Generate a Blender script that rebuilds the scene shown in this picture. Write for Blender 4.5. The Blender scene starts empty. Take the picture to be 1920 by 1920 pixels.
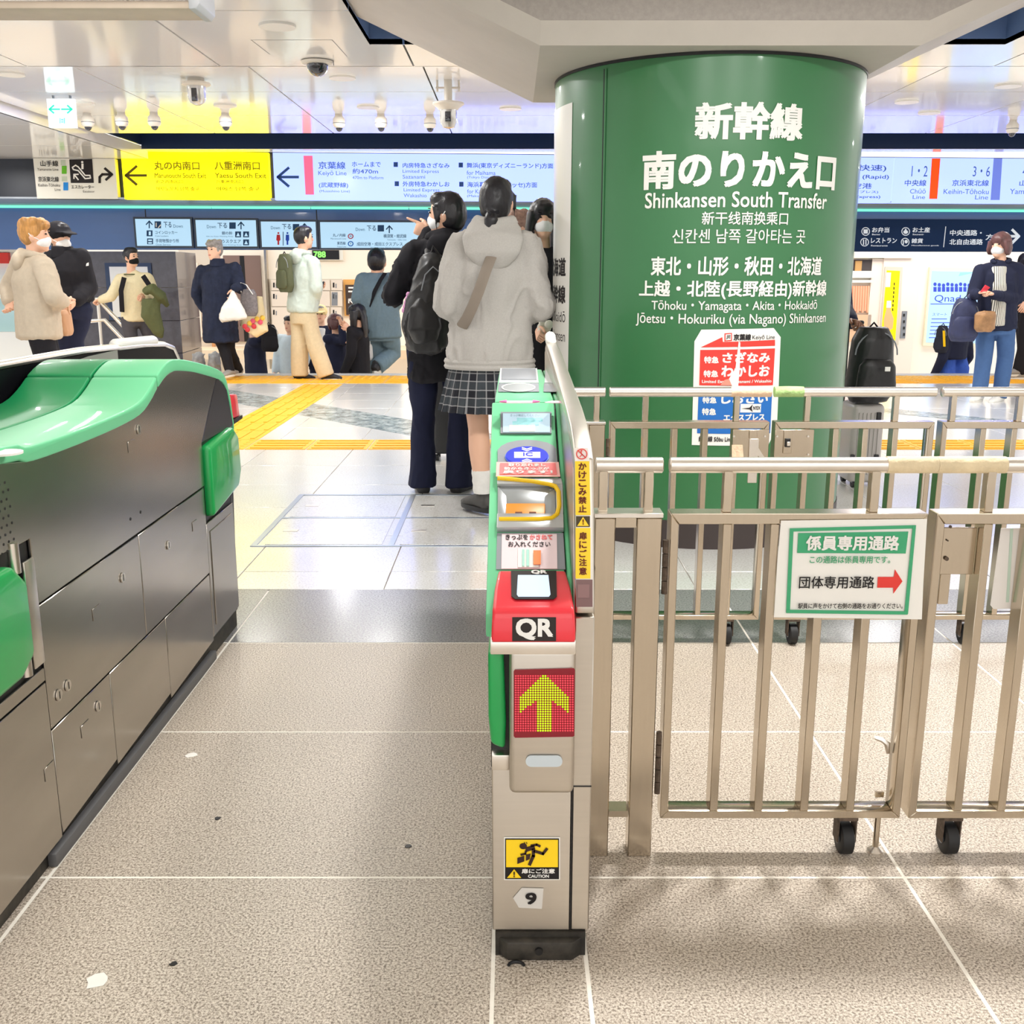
import bpy, bmesh, math, random
from mathutils import Vector, Matrix, noise
random.seed(7)
R = math.radians
sc = bpy.context.scene
COL = sc.collection
# ------------------------------------------------------------------ camera, world, lamps, exposure
CAM_H, PITCH, FPX = 1.2, math.atan(448 / 1920), 1920.0
SP, CP = math.sin(PITCH), math.cos(PITCH)
cam = bpy.data.cameras.new('camera'); cam.sensor_width = 36; cam.sensor_height = 36; cam.lens = 36.0
cam.clip_start = .05; cam.clip_end = 200
cam_o = bpy.data.objects.new('camera', cam); COL.objects.link(cam_o)
cam_o.location = (0, 0, CAM_H); cam_o.rotation_euler = (math.pi / 2 - PITCH, 0, 0)
sc.camera = cam_o
sc.view_settings.view_transform = 'Standard'; sc.view_settings.look = 'None'
sc.view_settings.exposure = 0.72; sc.view_settings.gamma = 1; sc.view_settings.use_curve_mapping = False
world = bpy.data.worlds.new('station_air'); sc.world = world; world.use_nodes = True
bg = world.node_tree.nodes['Background']; bg.inputs[0].default_value = (1.0, .985, .96, 1); bg.inputs[1].default_value = .95
try:
    sc.cycles.use_denoising = True; sc.cycles.max_bounces = 6; sc.cycles.sample_clamp_indirect = 4
except Exception:
    pass
def lamp(name, kind, loc, power, size=.1, color=(1, .985, .96), rot=(0, 0, 0), size_y=None):
    l = bpy.data.lights.new(name, kind); l.energy = power; l.color = color
    if kind == 'AREA':
        l.size = size
        if size_y: l.shape = 'RECTANGLE'; l.size_y = size_y
    else: l.shadow_soft_size = size
    o = bpy.data.objects.new(name, l); COL.objects.link(o); o.location = loc; o.rotation_euler = rot
    return o
lamp('unseen_ceiling_lamp', 'AREA', (0.6, -1.2, 2.42), 30, 4.5, size_y=1.6)  # unseen lamp added behind the camera to brighten the near hall
lamp('unseen_ceiling_lamp', 'AREA', (-.95, 2.6, 2.40), 9, .5, size_y=3.0)  # unseen lamp added over the left lane for more light
for _x in (.45, 1.15, 1.85): lamp('unseen_ceiling_lamp', 'AREA', (_x, 2.72, 2.42), 17, .16, color=(1, .98, .95))
for _x, _y in ((-5.5, 15.5), (.5, 15.5), (6.5, 14.8)): lamp('hall_fill_lamp', 'AREA', (_x, _y, 2.6), 62, 4, color=(1, .96, .9), size_y=1.2)  # unseen fill lamps added to light the hall beyond the signs
DOWN = [(520, 47), (642, 145), (20, 138), (155, 193), (422, 197), (690, 200), (957, 203), (1890, 160), (1742, 211), (1700, 190)]
# ------------------------------------------------------------------ rays through the calibrated camera
def ray(px, py):
    xc, yc = (px - 960) / FPX, (960 - py) / FPX
    return Vector((xc, CP + yc * SP, -SP + yc * CP))
EYE = Vector((0, 0, CAM_H))
def at(px, py, Y):
    r = ray(px, py); return EYE + r * (Y / r.y)
def atz(px, py, z=0.):
    r = ray(px, py); return EYE + r * ((z - CAM_H) / r.z)
def atx(px, py, x):
    r = ray(px, py); return EYE + r * (x / r.x)
# ------------------------------------------------------------------ materials
def srgb(*c):
    return tuple(((v / 255) / 12.92 if v <= 10 else (((v / 255) + .055) / 1.055) ** 2.4) for v in c)
MATS = {}
def mat(name, col, rough=.5, metal=0., emit=0., noise_s=0., noise_a=0., bump=0., bump_s=None, coat=0., stretch=None, alpha=1., trans=0., spec=.5, col2=None):
    if name in MATS: return MATS[name]
    m = bpy.data.materials.new(name); m.use_nodes = True; nt = m.node_tree; N = nt.nodes; L = nt.links
    b = N['Principled BSDF']
    c = srgb(*col)
    b.inputs['Base Color'].default_value = (*c, 1); b.inputs['Roughness'].default_value = rough
    b.inputs['Metallic'].default_value = metal; b.inputs['Specular IOR Level'].default_value = spec
    if coat: b.inputs['Coat Weight'].default_value = coat; b.inputs['Coat Roughness'].default_value = .05
    if emit >= .4: b.inputs['Base Color'].default_value = (*(v * .3 for v in c), 1)
    if emit: b.inputs['Emission Color'].default_value = (*c, 1); b.inputs['Emission Strength'].default_value = emit
    if trans: b.inputs['Transmission Weight'].default_value = trans
    if alpha < 1: b.inputs['Alpha'].default_value = alpha
    if noise_s:
        tc = N.new('ShaderNodeTexCoord'); mp = N.new('ShaderNodeMapping'); nz = N.new('ShaderNodeTexNoise')
        L.new(tc.outputs['Object'], mp.inputs[0]); L.new(mp.outputs[0], nz.inputs[0])
        if stretch: mp.inputs['Scale'].default_value = stretch
        nz.inputs['Scale'].default_value = noise_s; nz.inputs['Detail'].default_value = 5; nz.inputs['Roughness'].default_value = .65
        if noise_a:
            rp = N.new('ShaderNodeValToRGB'); L.new(nz.outputs[0], rp.inputs[0])
            lo = col2 and srgb(*col2) or tuple(v * (1 - noise_a) for v in c); hi = c if col2 else tuple(min(1, v * (1 + noise_a)) for v in c)
            rp.color_ramp.elements[0].position = .32; rp.color_ramp.elements[1].position = .68
            rp.color_ramp.elements[0].color = (*lo, 1); rp.color_ramp.elements[1].color = (*hi, 1)
            L.new(rp.outputs[0], b.inputs['Base Color'])
            if emit: L.new(rp.outputs[0], b.inputs['Emission Color'])
        if bump:
            bp = N.new('ShaderNodeBump'); bp.inputs['Strength'].default_value = bump; bp.inputs['Distance'].default_value = .01
            if bump_s:
                n2 = N.new('ShaderNodeTexNoise'); n2.inputs['Scale'].default_value = bump_s; n2.inputs['Detail'].default_value = 4
                L.new(mp.outputs[0], n2.inputs[0]); L.new(n2.outputs[0], bp.inputs['Height'])
            else: L.new(nz.outputs[0], bp.inputs['Height'])
            L.new(bp.outputs[0], b.inputs['Normal'])
    MATS[name] = m; return m
def flat(name, col, emit=0., rough=.55):          # printed colour / lit print
    return mat(name, col, rough, emit=emit, spec=.3)
def granite(name, dark, mid, light, scale, rough, coat=0., gloss_bump=.02, ior=1.5):
    m = bpy.data.materials.new(name); m.use_nodes = True; nt = m.node_tree; N = nt.nodes; L = nt.links
    b = N['Principled BSDF']; b.inputs['Roughness'].default_value = rough
    if coat: b.inputs['Coat Weight'].default_value = coat; b.inputs['Coat Roughness'].default_value = .17; b.inputs['Coat IOR'].default_value = ior
    g = N.new('ShaderNodeNewGeometry')
    n1 = N.new('ShaderNodeTexNoise'); n1.inputs['Scale'].default_value = scale; n1.inputs['Detail'].default_value = 3; n1.inputs['Roughness'].default_value = .8
    n2 = N.new('ShaderNodeTexNoise'); n2.inputs['Scale'].default_value = 1.7; n2.inputs['Detail'].default_value = 4
    oi = N.new('ShaderNodeObjectInfo')
    r = N.new('ShaderNodeValToRGB'); e = r.color_ramp.elements
    e[0].position = .385; e[0].color = (*srgb(*dark), 1); e[1].position = .605; e[1].color = (*srgb(*light), 1)
    k = r.color_ramp.elements.new(.47); k.color = (*srgb(*mid), 1)
    L.new(g.outputs['Position'], n1.inputs[0]); L.new(g.outputs['Position'], n2.inputs[0]); L.new(n1.outputs[0], r.inputs[0])
    hs = N.new('ShaderNodeHueSaturation'); L.new(r.outputs[0], hs.inputs['Color'])
    ma = N.new('ShaderNodeMath'); ma.operation = 'MULTIPLY_ADD'; ma.inputs[1].default_value = .28; ma.inputs[2].default_value = .82
    L.new(n2.outputs[0], ma.inputs[0])
    mb = N.new('ShaderNodeMath'); mb.operation = 'MULTIPLY_ADD'; mb.inputs[1].default_value = .06
    L.new(oi.outputs['Random'], mb.inputs[0]); L.new(ma.outputs[0], mb.inputs[2]); L.new(mb.outputs[0], hs.inputs['Value'])
    L.new(hs.outputs[0], b.inputs['Base Color'])
    if gloss_bump:
        bp = N.new('ShaderNodeBump'); bp.inputs['Strength'].default_value = gloss_bump; bp.inputs['Distance'].default_value = .004
        L.new(n1.outputs[0], bp.inputs['Height']); L.new(bp.outputs[0], b.inputs['Normal'])
    MATS[name] = m; return m
STEEL = mat('brushed_steel', (200, 188, 170), .2, 1., noise_s=14, noise_a=.035, stretch=(9, 9, .5), bump=.006)
STEEL_P = mat('machine_steel', (184, 178, 170), .22, 1., noise_s=3, noise_a=.08, stretch=(1, .6, 2.2), bump=.003)
STEEL_B = mat('bright_steel', (228, 222, 214), .3, 1., noise_s=8, noise_a=.06)
STEEL_F = mat('front_steel', (206, 199, 189), .36, 1., noise_s=10, noise_a=.02, stretch=(.4, .4, 12))
DARK = mat('black_plastic', (18, 18, 20), .4)
RUB = mat('black_rubber', (22, 22, 24), .6)
GRN = mat('machine_green', (108, 202, 148), .42, coat=.08)
GRN_D = mat('machine_green_dark_reflection', (10, 138, 80), .42, coat=.08)  # same green, darkened: a dark reflection is put into the colour
GRN_F = mat('flap_green', (16, 158, 78), .35, coat=.4)
RED = mat('reader_red', (232, 48, 62), .34, coat=.3)
WHT = mat('white_plastic', (238, 236, 230), .35)
GRY = mat('grey_plastic', (128, 132, 138), .4)
PAPER = mat('white_paper', (240, 238, 232), .5)
BLK = flat('print_black', (30, 26, 28)); WPR = flat('print_white', (240, 238, 234)); YEL = flat('print_yellow', (250, 205, 10))
REDP = flat('print_red', (226, 66, 58)); PINK = flat('print_pink', (245, 130, 130)); GPR = flat('print_green', (70, 168, 120)); BPR = flat('print_blue', (40, 110, 190)); ORG = flat('print_orange', (245, 140, 80))
# ------------------------------------------------------------------ objects
def link(o): COL.objects.link(o); return o
def wm(o):
    m = o.matrix_basis.copy()
    while o.parent:
        o = o.parent; m = o.matrix_basis @ m
    return m
def tag(o, label=None, cat=None, group=None, kind=None):
    if label: o['label'] = label
    if cat: o['category'] = cat
    if group: o['group'] = group
    if kind: o['kind'] = kind
    return o
def thing(name, label, cat, loc=(0, 0, 0), rz=0, group=None, kind=None):
    o = link(bpy.data.objects.new(name, None)); o.empty_display_size = .1
    o.location = loc; o.rotation_euler = (0, 0, rz)
    o.matrix_basis = Matrix.Translation(Vector(loc)) @ Matrix.Rotation(rz, 4, 'Z')
    return tag(o, label, cat, group, kind)
def add(name, me, m, parent=None, local=False):
    o = link(bpy.data.objects.new(name, me))
    if m: me.materials.append(m)
    if parent:
        if not local: me.transform(wm(parent).inverted())
        o.parent = parent
    return o
class MB:
    def __init__(s): s.v = []; s.f = []
    def face(s, pts):
        n = len(s.v); s.v += [tuple(p) for p in pts]; s.f.append(tuple(range(n, n + len(pts)))); return s
    def box(s, x0, x1, y0, y1, z0, z1):
        n = len(s.v)
        s.v += [(x, y, z) for z in (z0, z1) for y in (y0, y1) for x in (x0, x1)]
        s.f += [tuple(n + i for i in q) for q in ((0, 2, 3, 1), (4, 5, 7, 6), (0, 1, 5, 4), (2, 6, 7, 3), (0, 4, 6, 2), (1, 3, 7, 5))]
        return s
    def prism(s, poly, d):            # closed polygon of 3D points pushed along d
        n = len(s.v); k = len(poly); d = Vector(d)
        s.v += [tuple(p) for p in poly] + [tuple(Vector(p) + d) for p in poly]
        s.f += [tuple(range(n, n + k))[::-1], tuple(range(n + k, n + 2 * k))]
        s.f += [(n + i, n + (i + 1) % k, n + k + (i + 1) % k, n + k + i) for i in range(k)]
        return s
    def tube(s, pts, r, seg=10, cap=True, up=None):   # r: number, list, or list of (rx, ry)
        pts = [Vector(p) for p in pts]; n0 = len(s.v); m = len(pts)
        rs = r if isinstance(r, (list, tuple)) else [r] * m
        side = None
        for i, p in enumerate(pts):
            t = (pts[min(i + 1, m - 1)] - pts[max(i - 1, 0)]).normalized()
            if side is None:
                ref = Vector(up) if up else (Vector((0, 0, 1)) if abs(t.z) < .9 else Vector((1, 0, 0)))
                if up: side = (ref - t * ref.dot(t)).normalized()
                else: side = t.cross(ref).normalized()
            else: side = (side - t * side.dot(t)).normalized()
            o = t.cross(side)
            a, b = rs[i] if isinstance(rs[i], (tuple, list)) else (rs[i], rs[i])
            for k in range(seg):
                w = 2 * math.pi * k / seg
                s.v.append(tuple(p + side * (a * math.cos(w)) + o * (b * math.sin(w))))
        for i in range(m - 1):
            for k in range(seg):
                a = n0 + i * seg + k; b = n0 + i * seg + (k + 1) % seg
                s.f.append((a, b, b + seg, a + seg))
        if cap:
            s.f.append(tuple(range(n0, n0 + seg))[::-1]); s.f.append(tuple(range(n0 + (m - 1) * seg, n0 + m * seg)))
        return s
    def cap(s, p0, p1, r0, r1=None, seg=10, up=None, ry=None):   # capsule with round ends
        r1 = r0 if r1 is None else r1
        p0, p1 = Vector(p0), Vector(p1); d = p1 - p0
        if d.length < 1e-5: d = Vector((0, 0, 1e-4))
        t = d.normalized(); pts = []; rs = []
        for w in (80, 55, 28): pts.append(p0 - t * r0 * math.sin(R(w))); rs.append(r0 * math.cos(R(w)))
        pts += [p0, p1]; rs += [r0, r1]
        for w in (28, 55, 80): pts.append(p1 + t * r1 * math.sin(R(w))); rs.append(r1 * math.cos(R(w)))
        if ry: rs = [(q, q * ry) for q in rs]
        return s.tube(pts, rs, seg, up=up)
    def ball(s, c, rx, ry=None, rz=None, rot=None, seg=14, rings=9):
        ry = ry or rx; rz = rz or rx; c = Vector(c); n = len(s.v); rot = rot or Matrix.Identity(3)
        for i in range(1, rings):
            a = math.pi * i / rings
            for k in range(seg):
                w = 2 * math.pi * k / seg
                s.v.append(tuple(c + rot @ Vector((rx * math.sin(a) * math.cos(w), ry * math.sin(a) * math.sin(w), rz * math.cos(a)))))
        t = len(s.v); s.v.append(tuple(c + rot @ Vector((0, 0, rz)))); s.v.append(tuple(c - rot @ Vector((0, 0, rz))))
        for i in range(rings - 2):
            for k in range(seg):
                a = n + i * seg + k; b = n + i * seg + (k + 1) % seg; s.f.append((a, a + seg, b + seg, b))
        for k in range(seg):
            s.f.append((t, n + k, n + (k + 1) % seg)); q = n + (rings - 2) * seg; s.f.append((t + 1, q + (k + 1) % seg, q + k))
        return s
    def lathe(s, c, prof, seg=20, a0=0, a1=360):    # prof: (r, z) rows about a vertical axis
        n = len(s.v); c = Vector(c); full = abs(a1 - a0) >= 360; cols = seg if full else seg + 1
        for r, z in prof:
            for k in range(cols):
                w = R(a0 + (a1 - a0) * k / seg); s.v.append((c.x + r * math.cos(w), c.y + r * math.sin(w), c.z + z))
        for i in range(len(prof) - 1):
            for k in range(seg):
                a = n + i * cols + k; b = n + i * cols + (k + 1) % cols; s.f.append((a, b, b + cols, a + cols))
        if full:
            if prof[0][0] > 1e-4: s.f.append(tuple(range(n, n + cols))[::-1])
            if prof[-1][0] > 1e-4: s.f.append(tuple(range(n + (len(prof) - 1) * cols, n + len(prof) * cols)))
        return s
    def rot(s, M):
        s.v = [tuple(M @ Vector(p)) for p in s.v]; return s
    def mesh(s, name, smooth=False, bevel=0., segs=2):
        me = bpy.data.meshes.new(name); me.from_pydata(s.v, [], s.f)
        bm = bmesh.new(); bm.from_mesh(me)
        bmesh.ops.recalc_face_normals(bm, faces=bm.faces)
        if bevel:
            ed = [e for e in bm.edges if len(e.link_faces) == 2 and e.calc_face_angle(0) > .5]
            bmesh.ops.bevel(bm, geom=ed, offset=bevel, segments=segs, affect='EDGES', profile=.5, clamp_overlap=True)
        bm.to_mesh(me); bm.free()
        if smooth:
            me.polygons.foreach_set('use_smooth', [True] * len(me.polygons))
            me.set_sharp_from_angle(angle=R(42))
        return me
    def build(s, name, m, parent=None, smooth=False, bevel=0., segs=2, local=False, label=None):
        o = add(name, s.mesh(name, smooth or bevel > 0, bevel, segs), m, parent, local)
        if label: o['label'] = label
        return o
BENCH = bpy.data.scenes.new('bench')              # scratch scene where modifiers are evaluated, removed at the end
def remesh(mb, name, voxel, smooth_it=3, wrinkle=0., wscale=9.):
    me = mb.mesh(name); o = bpy.data.objects.new('tmp', me); BENCH.collection.objects.link(o)
    md = o.modifiers.new('r', 'REMESH'); md.mode = 'VOXEL'; md.voxel_size = voxel
    if smooth_it:
        s2 = o.modifiers.new('s', 'SMOOTH'); s2.factor = .5; s2.iterations = smooth_it
    BENCH.view_layers[0].update(); dg = BENCH.view_layers[0].depsgraph
    out = bpy.data.meshes.new_from_object(o.evaluated_get(dg)); out.name = name
    bpy.data.objects.remove(o); bpy.data.meshes.remove(me)
    if wrinkle:
        off = Vector((random.uniform(0, 50), random.uniform(0, 50), 0))
        nn = [0.] * (3 * len(out.vertices)); out.vertex_normals.foreach_get('vector', nn)
        cc = [0.] * len(nn); out.vertices.foreach_get('co', cc)
        for i in range(0, len(cc), 3):
            p = Vector((cc[i] * 1.25, cc[i + 1] * 1.25, cc[i + 2] * .6)) * wscale + off
            w = noise.noise(p * .8) * .9; q = p * 1.15 + Vector((w, 0, w * 1.6))
            h = wrinkle * (.8 * noise.noise(p) + 1.1 * (1 - abs(noise.noise(q)) * 2.2) ** 3 * (.35 + .65 * abs(noise.noise(p * .45))) - .25)
            for k in range(3): cc[i + k] += nn[i + k] * h
        out.vertices.foreach_set('co', cc)
    out.polygons.foreach_set('use_smooth', [True] * len(out.polygons))
    return out
def copy_tree(o, parent=None):
    c = o.copy(); COL.objects.link(c); c.parent = parent
    for ch in list(o.children): copy_tree(ch, c)
    return c
def structure(o): o['kind'] = 'structure'; return o
# ------------------------------------------------------------------ surfaces that lettering and print lie on
class Plane:
    def __init__(s, p0, u, v):
        s.p = Vector(p0); s.u = Vector(u).normalized(); s.v = Vector(v).normalized(); s.n = s.u.cross(s.v).normalized()
    def uv(s, px, py):
        r = ray(px, py); k = (s.p - EYE).dot(s.n) / r.dot(s.n); q = EYE + r * k - s.p
        return q.dot(s.u), q.dot(s.v)
    def xyz(s, u, v, h=0.): return s.p + s.u * u + s.v * v + s.n * h
    def at(s, px, py, h=0.): return s.xyz(*s.uv(px, py), h)
class Cyl:
    def __init__(s, cx, cy, r): s.c = Vector((cx, cy)); s.r = r
    def uv(s, px, py):
        d = ray(px, py); a = d.x * d.x + d.y * d.y; b = -(d.x * s.c.x + d.y * s.c.y); c = s.c.dot(s.c) - s.r ** 2
        k = (-b - math.sqrt(max(0, b * b - a * c))) / a; q = EYE + d * k
        return math.atan2(q.x - s.c.x, -(q.y - s.c.y)) * s.r, q.z
    def xyz(s, u, v, h=0.):
        w = u / s.r; return Vector((s.c.x + math.sin(w) * (s.r + h), s.c.y - math.cos(w) * (s.r + h), v))
def font_mesh(body, bold=0.):
    c = bpy.data.curves.new('t', 'FONT'); c.body = body; c.size = 1; c.resolution_u = 3
    o = bpy.data.objects.new('t', c)
    me = bpy.data.meshes.new_from_object(o)
    bpy.data.objects.remove(o); bpy.data.curves.remove(c)
    if bold and len(me.vertices):                 # heavier weight: overlay four slightly shifted copies of the outline
        bm = bmesh.new(); bm.from_mesh(me); base = bm.verts[:] + bm.edges[:] + bm.faces[:]; src = bm.verts[:]
        for k, (dx, dy) in enumerate(((bold, bold), (bold, -bold), (-bold, bold))):
            r = bmesh.ops.duplicate(bm, geom=base)
            for e in r['geom']:
                if isinstance(e, bmesh.types.BMVert): e.co.x += dx; e.co.y += dy; e.co.z = (k + 1) * .00025
        for v in src: v.co.x -= bold; v.co.y -= bold
        bm.to_mesh(me); bm.free()
    return me
def letter(S, body, rect, m, parent, bold=0., h=.003, name='lettering', uvrect=None):
    me = font_mesh(body, bold)
    if not len(me.vertices): return None
    if uvrect: u0, v0, u1, v1 = uvrect
    else:
        u0, v1 = S.uv(rect[0], rect[1]); u1, v0 = S.uv(rect[2], rect[3])
        ul, vb = S.uv(rect[0], rect[3]); u0 = (u0 + ul) / 2; v0 = (v0 + vb) / 2
    xs = [v.co.x for v in me.vertices]; ys = [v.co.y for v in me.vertices]
    ax, bx, ay, by = min(xs), max(xs), min(ys), max(ys)
    for v in me.vertices:
        v.co.x = u0 + (v.co.x - ax) / (bx - ax) * (u1 - u0); v.co.y = v0 + (v.co.y - ay) / max(by - ay, 1e-6) * (v1 - v0)
    if isinstance(S, Cyl):
        bm = bmesh.new(); bm.from_mesh(me); x = u0 + .03
        while x < u1:
            bmesh.ops.bisect_plane(bm, geom=bm.verts[:] + bm.edges[:] + bm.faces[:], plane_co=(x, 0, 0), plane_no=(1, 0, 0)); x += .03
        bm.to_mesh(me); bm.free()
    for v in me.vertices: v.co = S.xyz(v.co.x, v.co.y, h + v.co.z)
    me.name = name
    return add(name, me, m, parent)
def patch(S, pts, m, parent, name='print', h=.0015, t=.0012, uv=False):   # thin printed patch, outline in photo pixels or uv
    q = [S.uv(*p) if not uv else p for p in pts]
    mb = MB()
    if isinstance(S, Cyl):
        bm = bmesh.new(); vs = [bm.verts.new((a, b, 0)) for a, b in q]; bm.faces.new(vs)
        x0 = min(a for a, b in q); x1 = max(a for a, b in q); x = x0 + .03
        while x < x1:
            bmesh.ops.bisect_plane(bm, geom=bm.verts[:] + bm.edges[:] + bm.faces[:], plane_co=(x, 0, 0), plane_no=(1, 0, 0)); x += .03
        ex = bmesh.ops.extrude_face_region(bm, geom=bm.faces[:])
        for e in ex['geom']:
            if isinstance(e, bmesh.types.BMVert): e.co.z += t
        for v in bm.verts: v.co = S.xyz(v.co.x, v.co.y, h + v.co.z)
        me = bpy.data.meshes.new(name); bmesh.ops.recalc_face_normals(bm, faces=bm.faces); bm.to_mesh(me); bm.free()
        return add(name, me, m, parent)
    mb.prism([S.xyz(a, b, h) for a, b in q], S.n * t)
    return mb.build(name, m, parent)
def rect(S, r, m, parent, name='print', h=.0015, t=.0012):
    return patch(S, [(r[0], r[1]), (r[2], r[1]), (r[2], r[3]), (r[0], r[3])], m, parent, name, h, t)
def stroke(S, pts, w, m, parent, name='arrow', h=.0035, t=.001):            # a polyline drawn w pixels wide
    mb = MB()
    for a, b in zip(pts[:-1], pts[1:]):
        A = Vector(a); B = Vector(b); d = (B - A).normalized() * w / 2; n = Vector((-d.y, d.x))
        mb.prism([S.at(*p, h) for p in (A - d * .6 + n, B + d * .6 + n, B + d * .6 - n, A - d * .6 - n)], S.n * t)
    return mb.build(name, m, parent)
def disc(S, c, rx, ry, m, parent, name='print', h=.0015, t=.001, n=28):
    return patch(S, [(c[0] + rx * math.cos(2 * math.pi * i / n), c[1] + ry * math.sin(2 * math.pi * i / n)) for i in range(n)], m, parent, name, h, t)
def ring(S, c, rx, ry, wpx, m, parent, name='ring', h=.002, t=.001, n=28):
    mb = MB()
    for i in range(n):
        a, b = 2 * math.pi * i / n, 2 * math.pi * (i + 1) / n
        q = [(c[0] + (rx - k) * math.cos(w), c[1] + (ry - k * ry / rx) * math.sin(w)) for w, k in ((a, 0), (b, 0), (b, wpx), (a, wpx))]
        mb.prism([S.at(*p, h) for p in q], S.n * t)
    return mb.build(name, m, parent)
# ------------------------------------------------------------------ the setting: floor
GRAN = granite('speckled_granite', (108, 95, 82), (178, 165, 150), (222, 212, 199), 215, .42, gloss_bump=.004)
GRAN_D = granite('dark_granite', (82, 81, 82), (126, 125, 125), (160, 159, 157), 150, .3, coat=.4, gloss_bump=.004)
MARB = granite('pale_terrazzo', (204, 200, 192), (238, 237, 233), (246, 245, 243), 120, .3, coat=1., gloss_bump=0, ior=2.4)
BAND = granite('grey_marble', (92, 104, 104), (136, 148, 148), (182, 190, 188), 9, .25, coat=.3, gloss_bump=0)
GROUT = mat('pale_grout', (250, 244, 234), .8, noise_s=30, noise_a=.06)
GROUT_D = mat('grey_grout', (150, 142, 132), .8)
TACT = mat('tactile_yellow', (240, 176, 28), .5, noise_s=40, noise_a=.06)
floor = structure(MB().box(-12, 12, -4, 3.8, -.1, -.0008).build('floor', GROUT))
MB().box(-14, 14, 3.801, 12.42, -.1, -.004).build('screed', GROUT_D, floor)
def seen(x0, x1, y0, y1):
    for x in (x0, (x0 + x1) / 2, x1):
        for y in (y0, y1):
            if y < .3: continue
            d = y * CP + CAM_H * SP; u = y * SP - CAM_H * CP
            if abs(960 + FPX * x / d - 960) < 985 and 960 - FPX * u / d < 1960: return True
    return False
def tile(name, x0, x1, y0, y1, m, g, rest, top=0.):
    b = (x0 + g, x1 - g, y0 + g, y1 - g, -.02, top + random.uniform(-.0004, .0004))
    if seen(x0, x1, y0, y1): MB().box(*b).build(name, m, floor, bevel=.0015, segs=1)
    else: rest.box(*b)
rest = MB(); restd = MB(); restm = MB()
XN = [-9, -7.6, -6.2, -4.8, -3.4, -2.2, -.945, -.034, .133, .8, 1.467, 2.134, 2.8, 3.47, 4.9, 6.3, 7.7, 9.1]
YN = [-3.9, -3.5, -2.2, -.86, -.18, .5, 1.18, 1.865, 2.545, 3.226]
for i in range(len(XN) - 1):
    for j in range(len(YN) - 1): tile('granite_tile', XN[i], XN[i + 1], YN[j], YN[j + 1], GRAN, .003, rest)
    tile('dark_granite_tile', XN[i], XN[i + 1], 3.226, 3.817, GRAN_D, .0025, restd)
YF = [3.817, 4.06, 4.65, 5.25, 5.84, 6.45, 7.06, 7.48, 8.1, 8.7, 9.3, 9.9, 10.5, 11.03, 11.455, 11.88, 12.4]
for i in range(-18, 20):
    x0 = -.5 + .61 * i
    for j in range(len(YF) - 1): tile('marble_tile', x0, x0 + .61, YF[j], YF[j + 1], MARB, .002, restm)
for b, m in ((rest, GRAN), (restd, GRAN_D), (restm, MARB)):
    o = b.build('outlying_tile', m, floor); o['kind'] = 'stuff'
# tactile paving, raised bars and studs
def tact_mesh(w, l, dots):
    mb = MB().box(-w / 2 + .002, w / 2 - .002, -l / 2 + .002, l / 2 - .002, -.01, .003)
    if dots:
        for i in range(5):
            for j in range(5): mb.lathe((-w / 2 + w * (i + .5) / 5, -l / 2 + l * (j + .5) / 5, .003), [(.018, 0), (.012, .005)], 6)
    else:
        for i in range(4):
            x = -w / 2 + w * (i + .5) / 4; mb.box(x - .016, x + .016, -l / 2 + .03, l / 2 - .03, .003, .008)
    me = mb.mesh('tactile_tile'); me.materials.append(TACT); return me
T_DOT = tact_mesh(.425, .425, True); T_BAR = tact_mesh(.425, .425, False)
def tact(x, y, me, rz=0):
    o = link(bpy.data.objects.new('tactile_tile', me)); o.parent = floor; o.location = (x, y, .0); o.rotation_euler = (0, 0, rz)
for k in range(-14, 24):
    x = -2.085 + k * .43
    if -6.3 < x < 7.4:
        tact(x, 11.67, T_DOT if k in (0,) else T_BAR, R(90)); tact(x, 12.1, T_DOT, 0)
    if -5 < x < 4.8: tact(x, 7.27, T_DOT if k == 0 else T_BAR, R(90))
for k in range(9): tact(-2.085, 7.7 + .43 * k, T_BAR)
def slab(pts, m, name, top=.0012):
    MB().prism([(x, y, -.01) for x, y in pts], (0, 0, .01 + top)).build(name, m, floor)
A0 = Vector((-3.4, 11.28)); d = Vector((3.27, -3.52)).normalized(); n = Vector((d.y, -d.x)) * .52
for i in range(8):
    a = A0 + d * (.8 * i + .004); b = A0 + d * (.8 * i + .796)
    if a.x < -2.32 and b.x > -1.85: continue
    slab([a, b, b + n, a + n], BAND, 'grey_band_stone')
A0 = Vector((2.6, 10.15)); d = Vector((.83, -.87)).normalized(); n = Vector((d.y, -d.x)) * .3
for i in range(4):
    a = A0 + d * (.8 * i + .004); b = A0 + d * (.8 * i + .796); slab([a, b, b + n, a + n], BAND, 'grey_band_stone')
# stainless frames of the floor access covers
hatch = thing('access_cover', 'stainless framed floor access cover flush in the pale tiles before the two people in front', 'floor hatch', (-.6, 5, 0))
for x0, x1 in ((-1.15, -.56), (-.54, .05)):
    for y0, y1 in ((4.49, 4.99), (5.03, 5.53)):
        MB().box(x0 + .03, x1 - .03, y0, y1, 0, .003).build('cover_plate', MARB, hatch)
        MB().box(x0 + .06, x0 + .13, (y0 + y1) / 2 - .02, (y0 + y1) / 2 + .02, .0031, .0045).build('lift_handle', STEEL_B, hatch)
HB = mat('cover_frame', (176, 186, 200), .3, .8)
for x in (-1.18, -.56, .04): MB().box(x, x + .026, 4.46, 5.56, 0, .0035).build('cover_frame', HB, hatch)
for y in (4.455, 5.0, 5.545): MB().box(-1.18, .07, y, y + .018, 0, .0036).build('cover_frame', HB, hatch)
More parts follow.
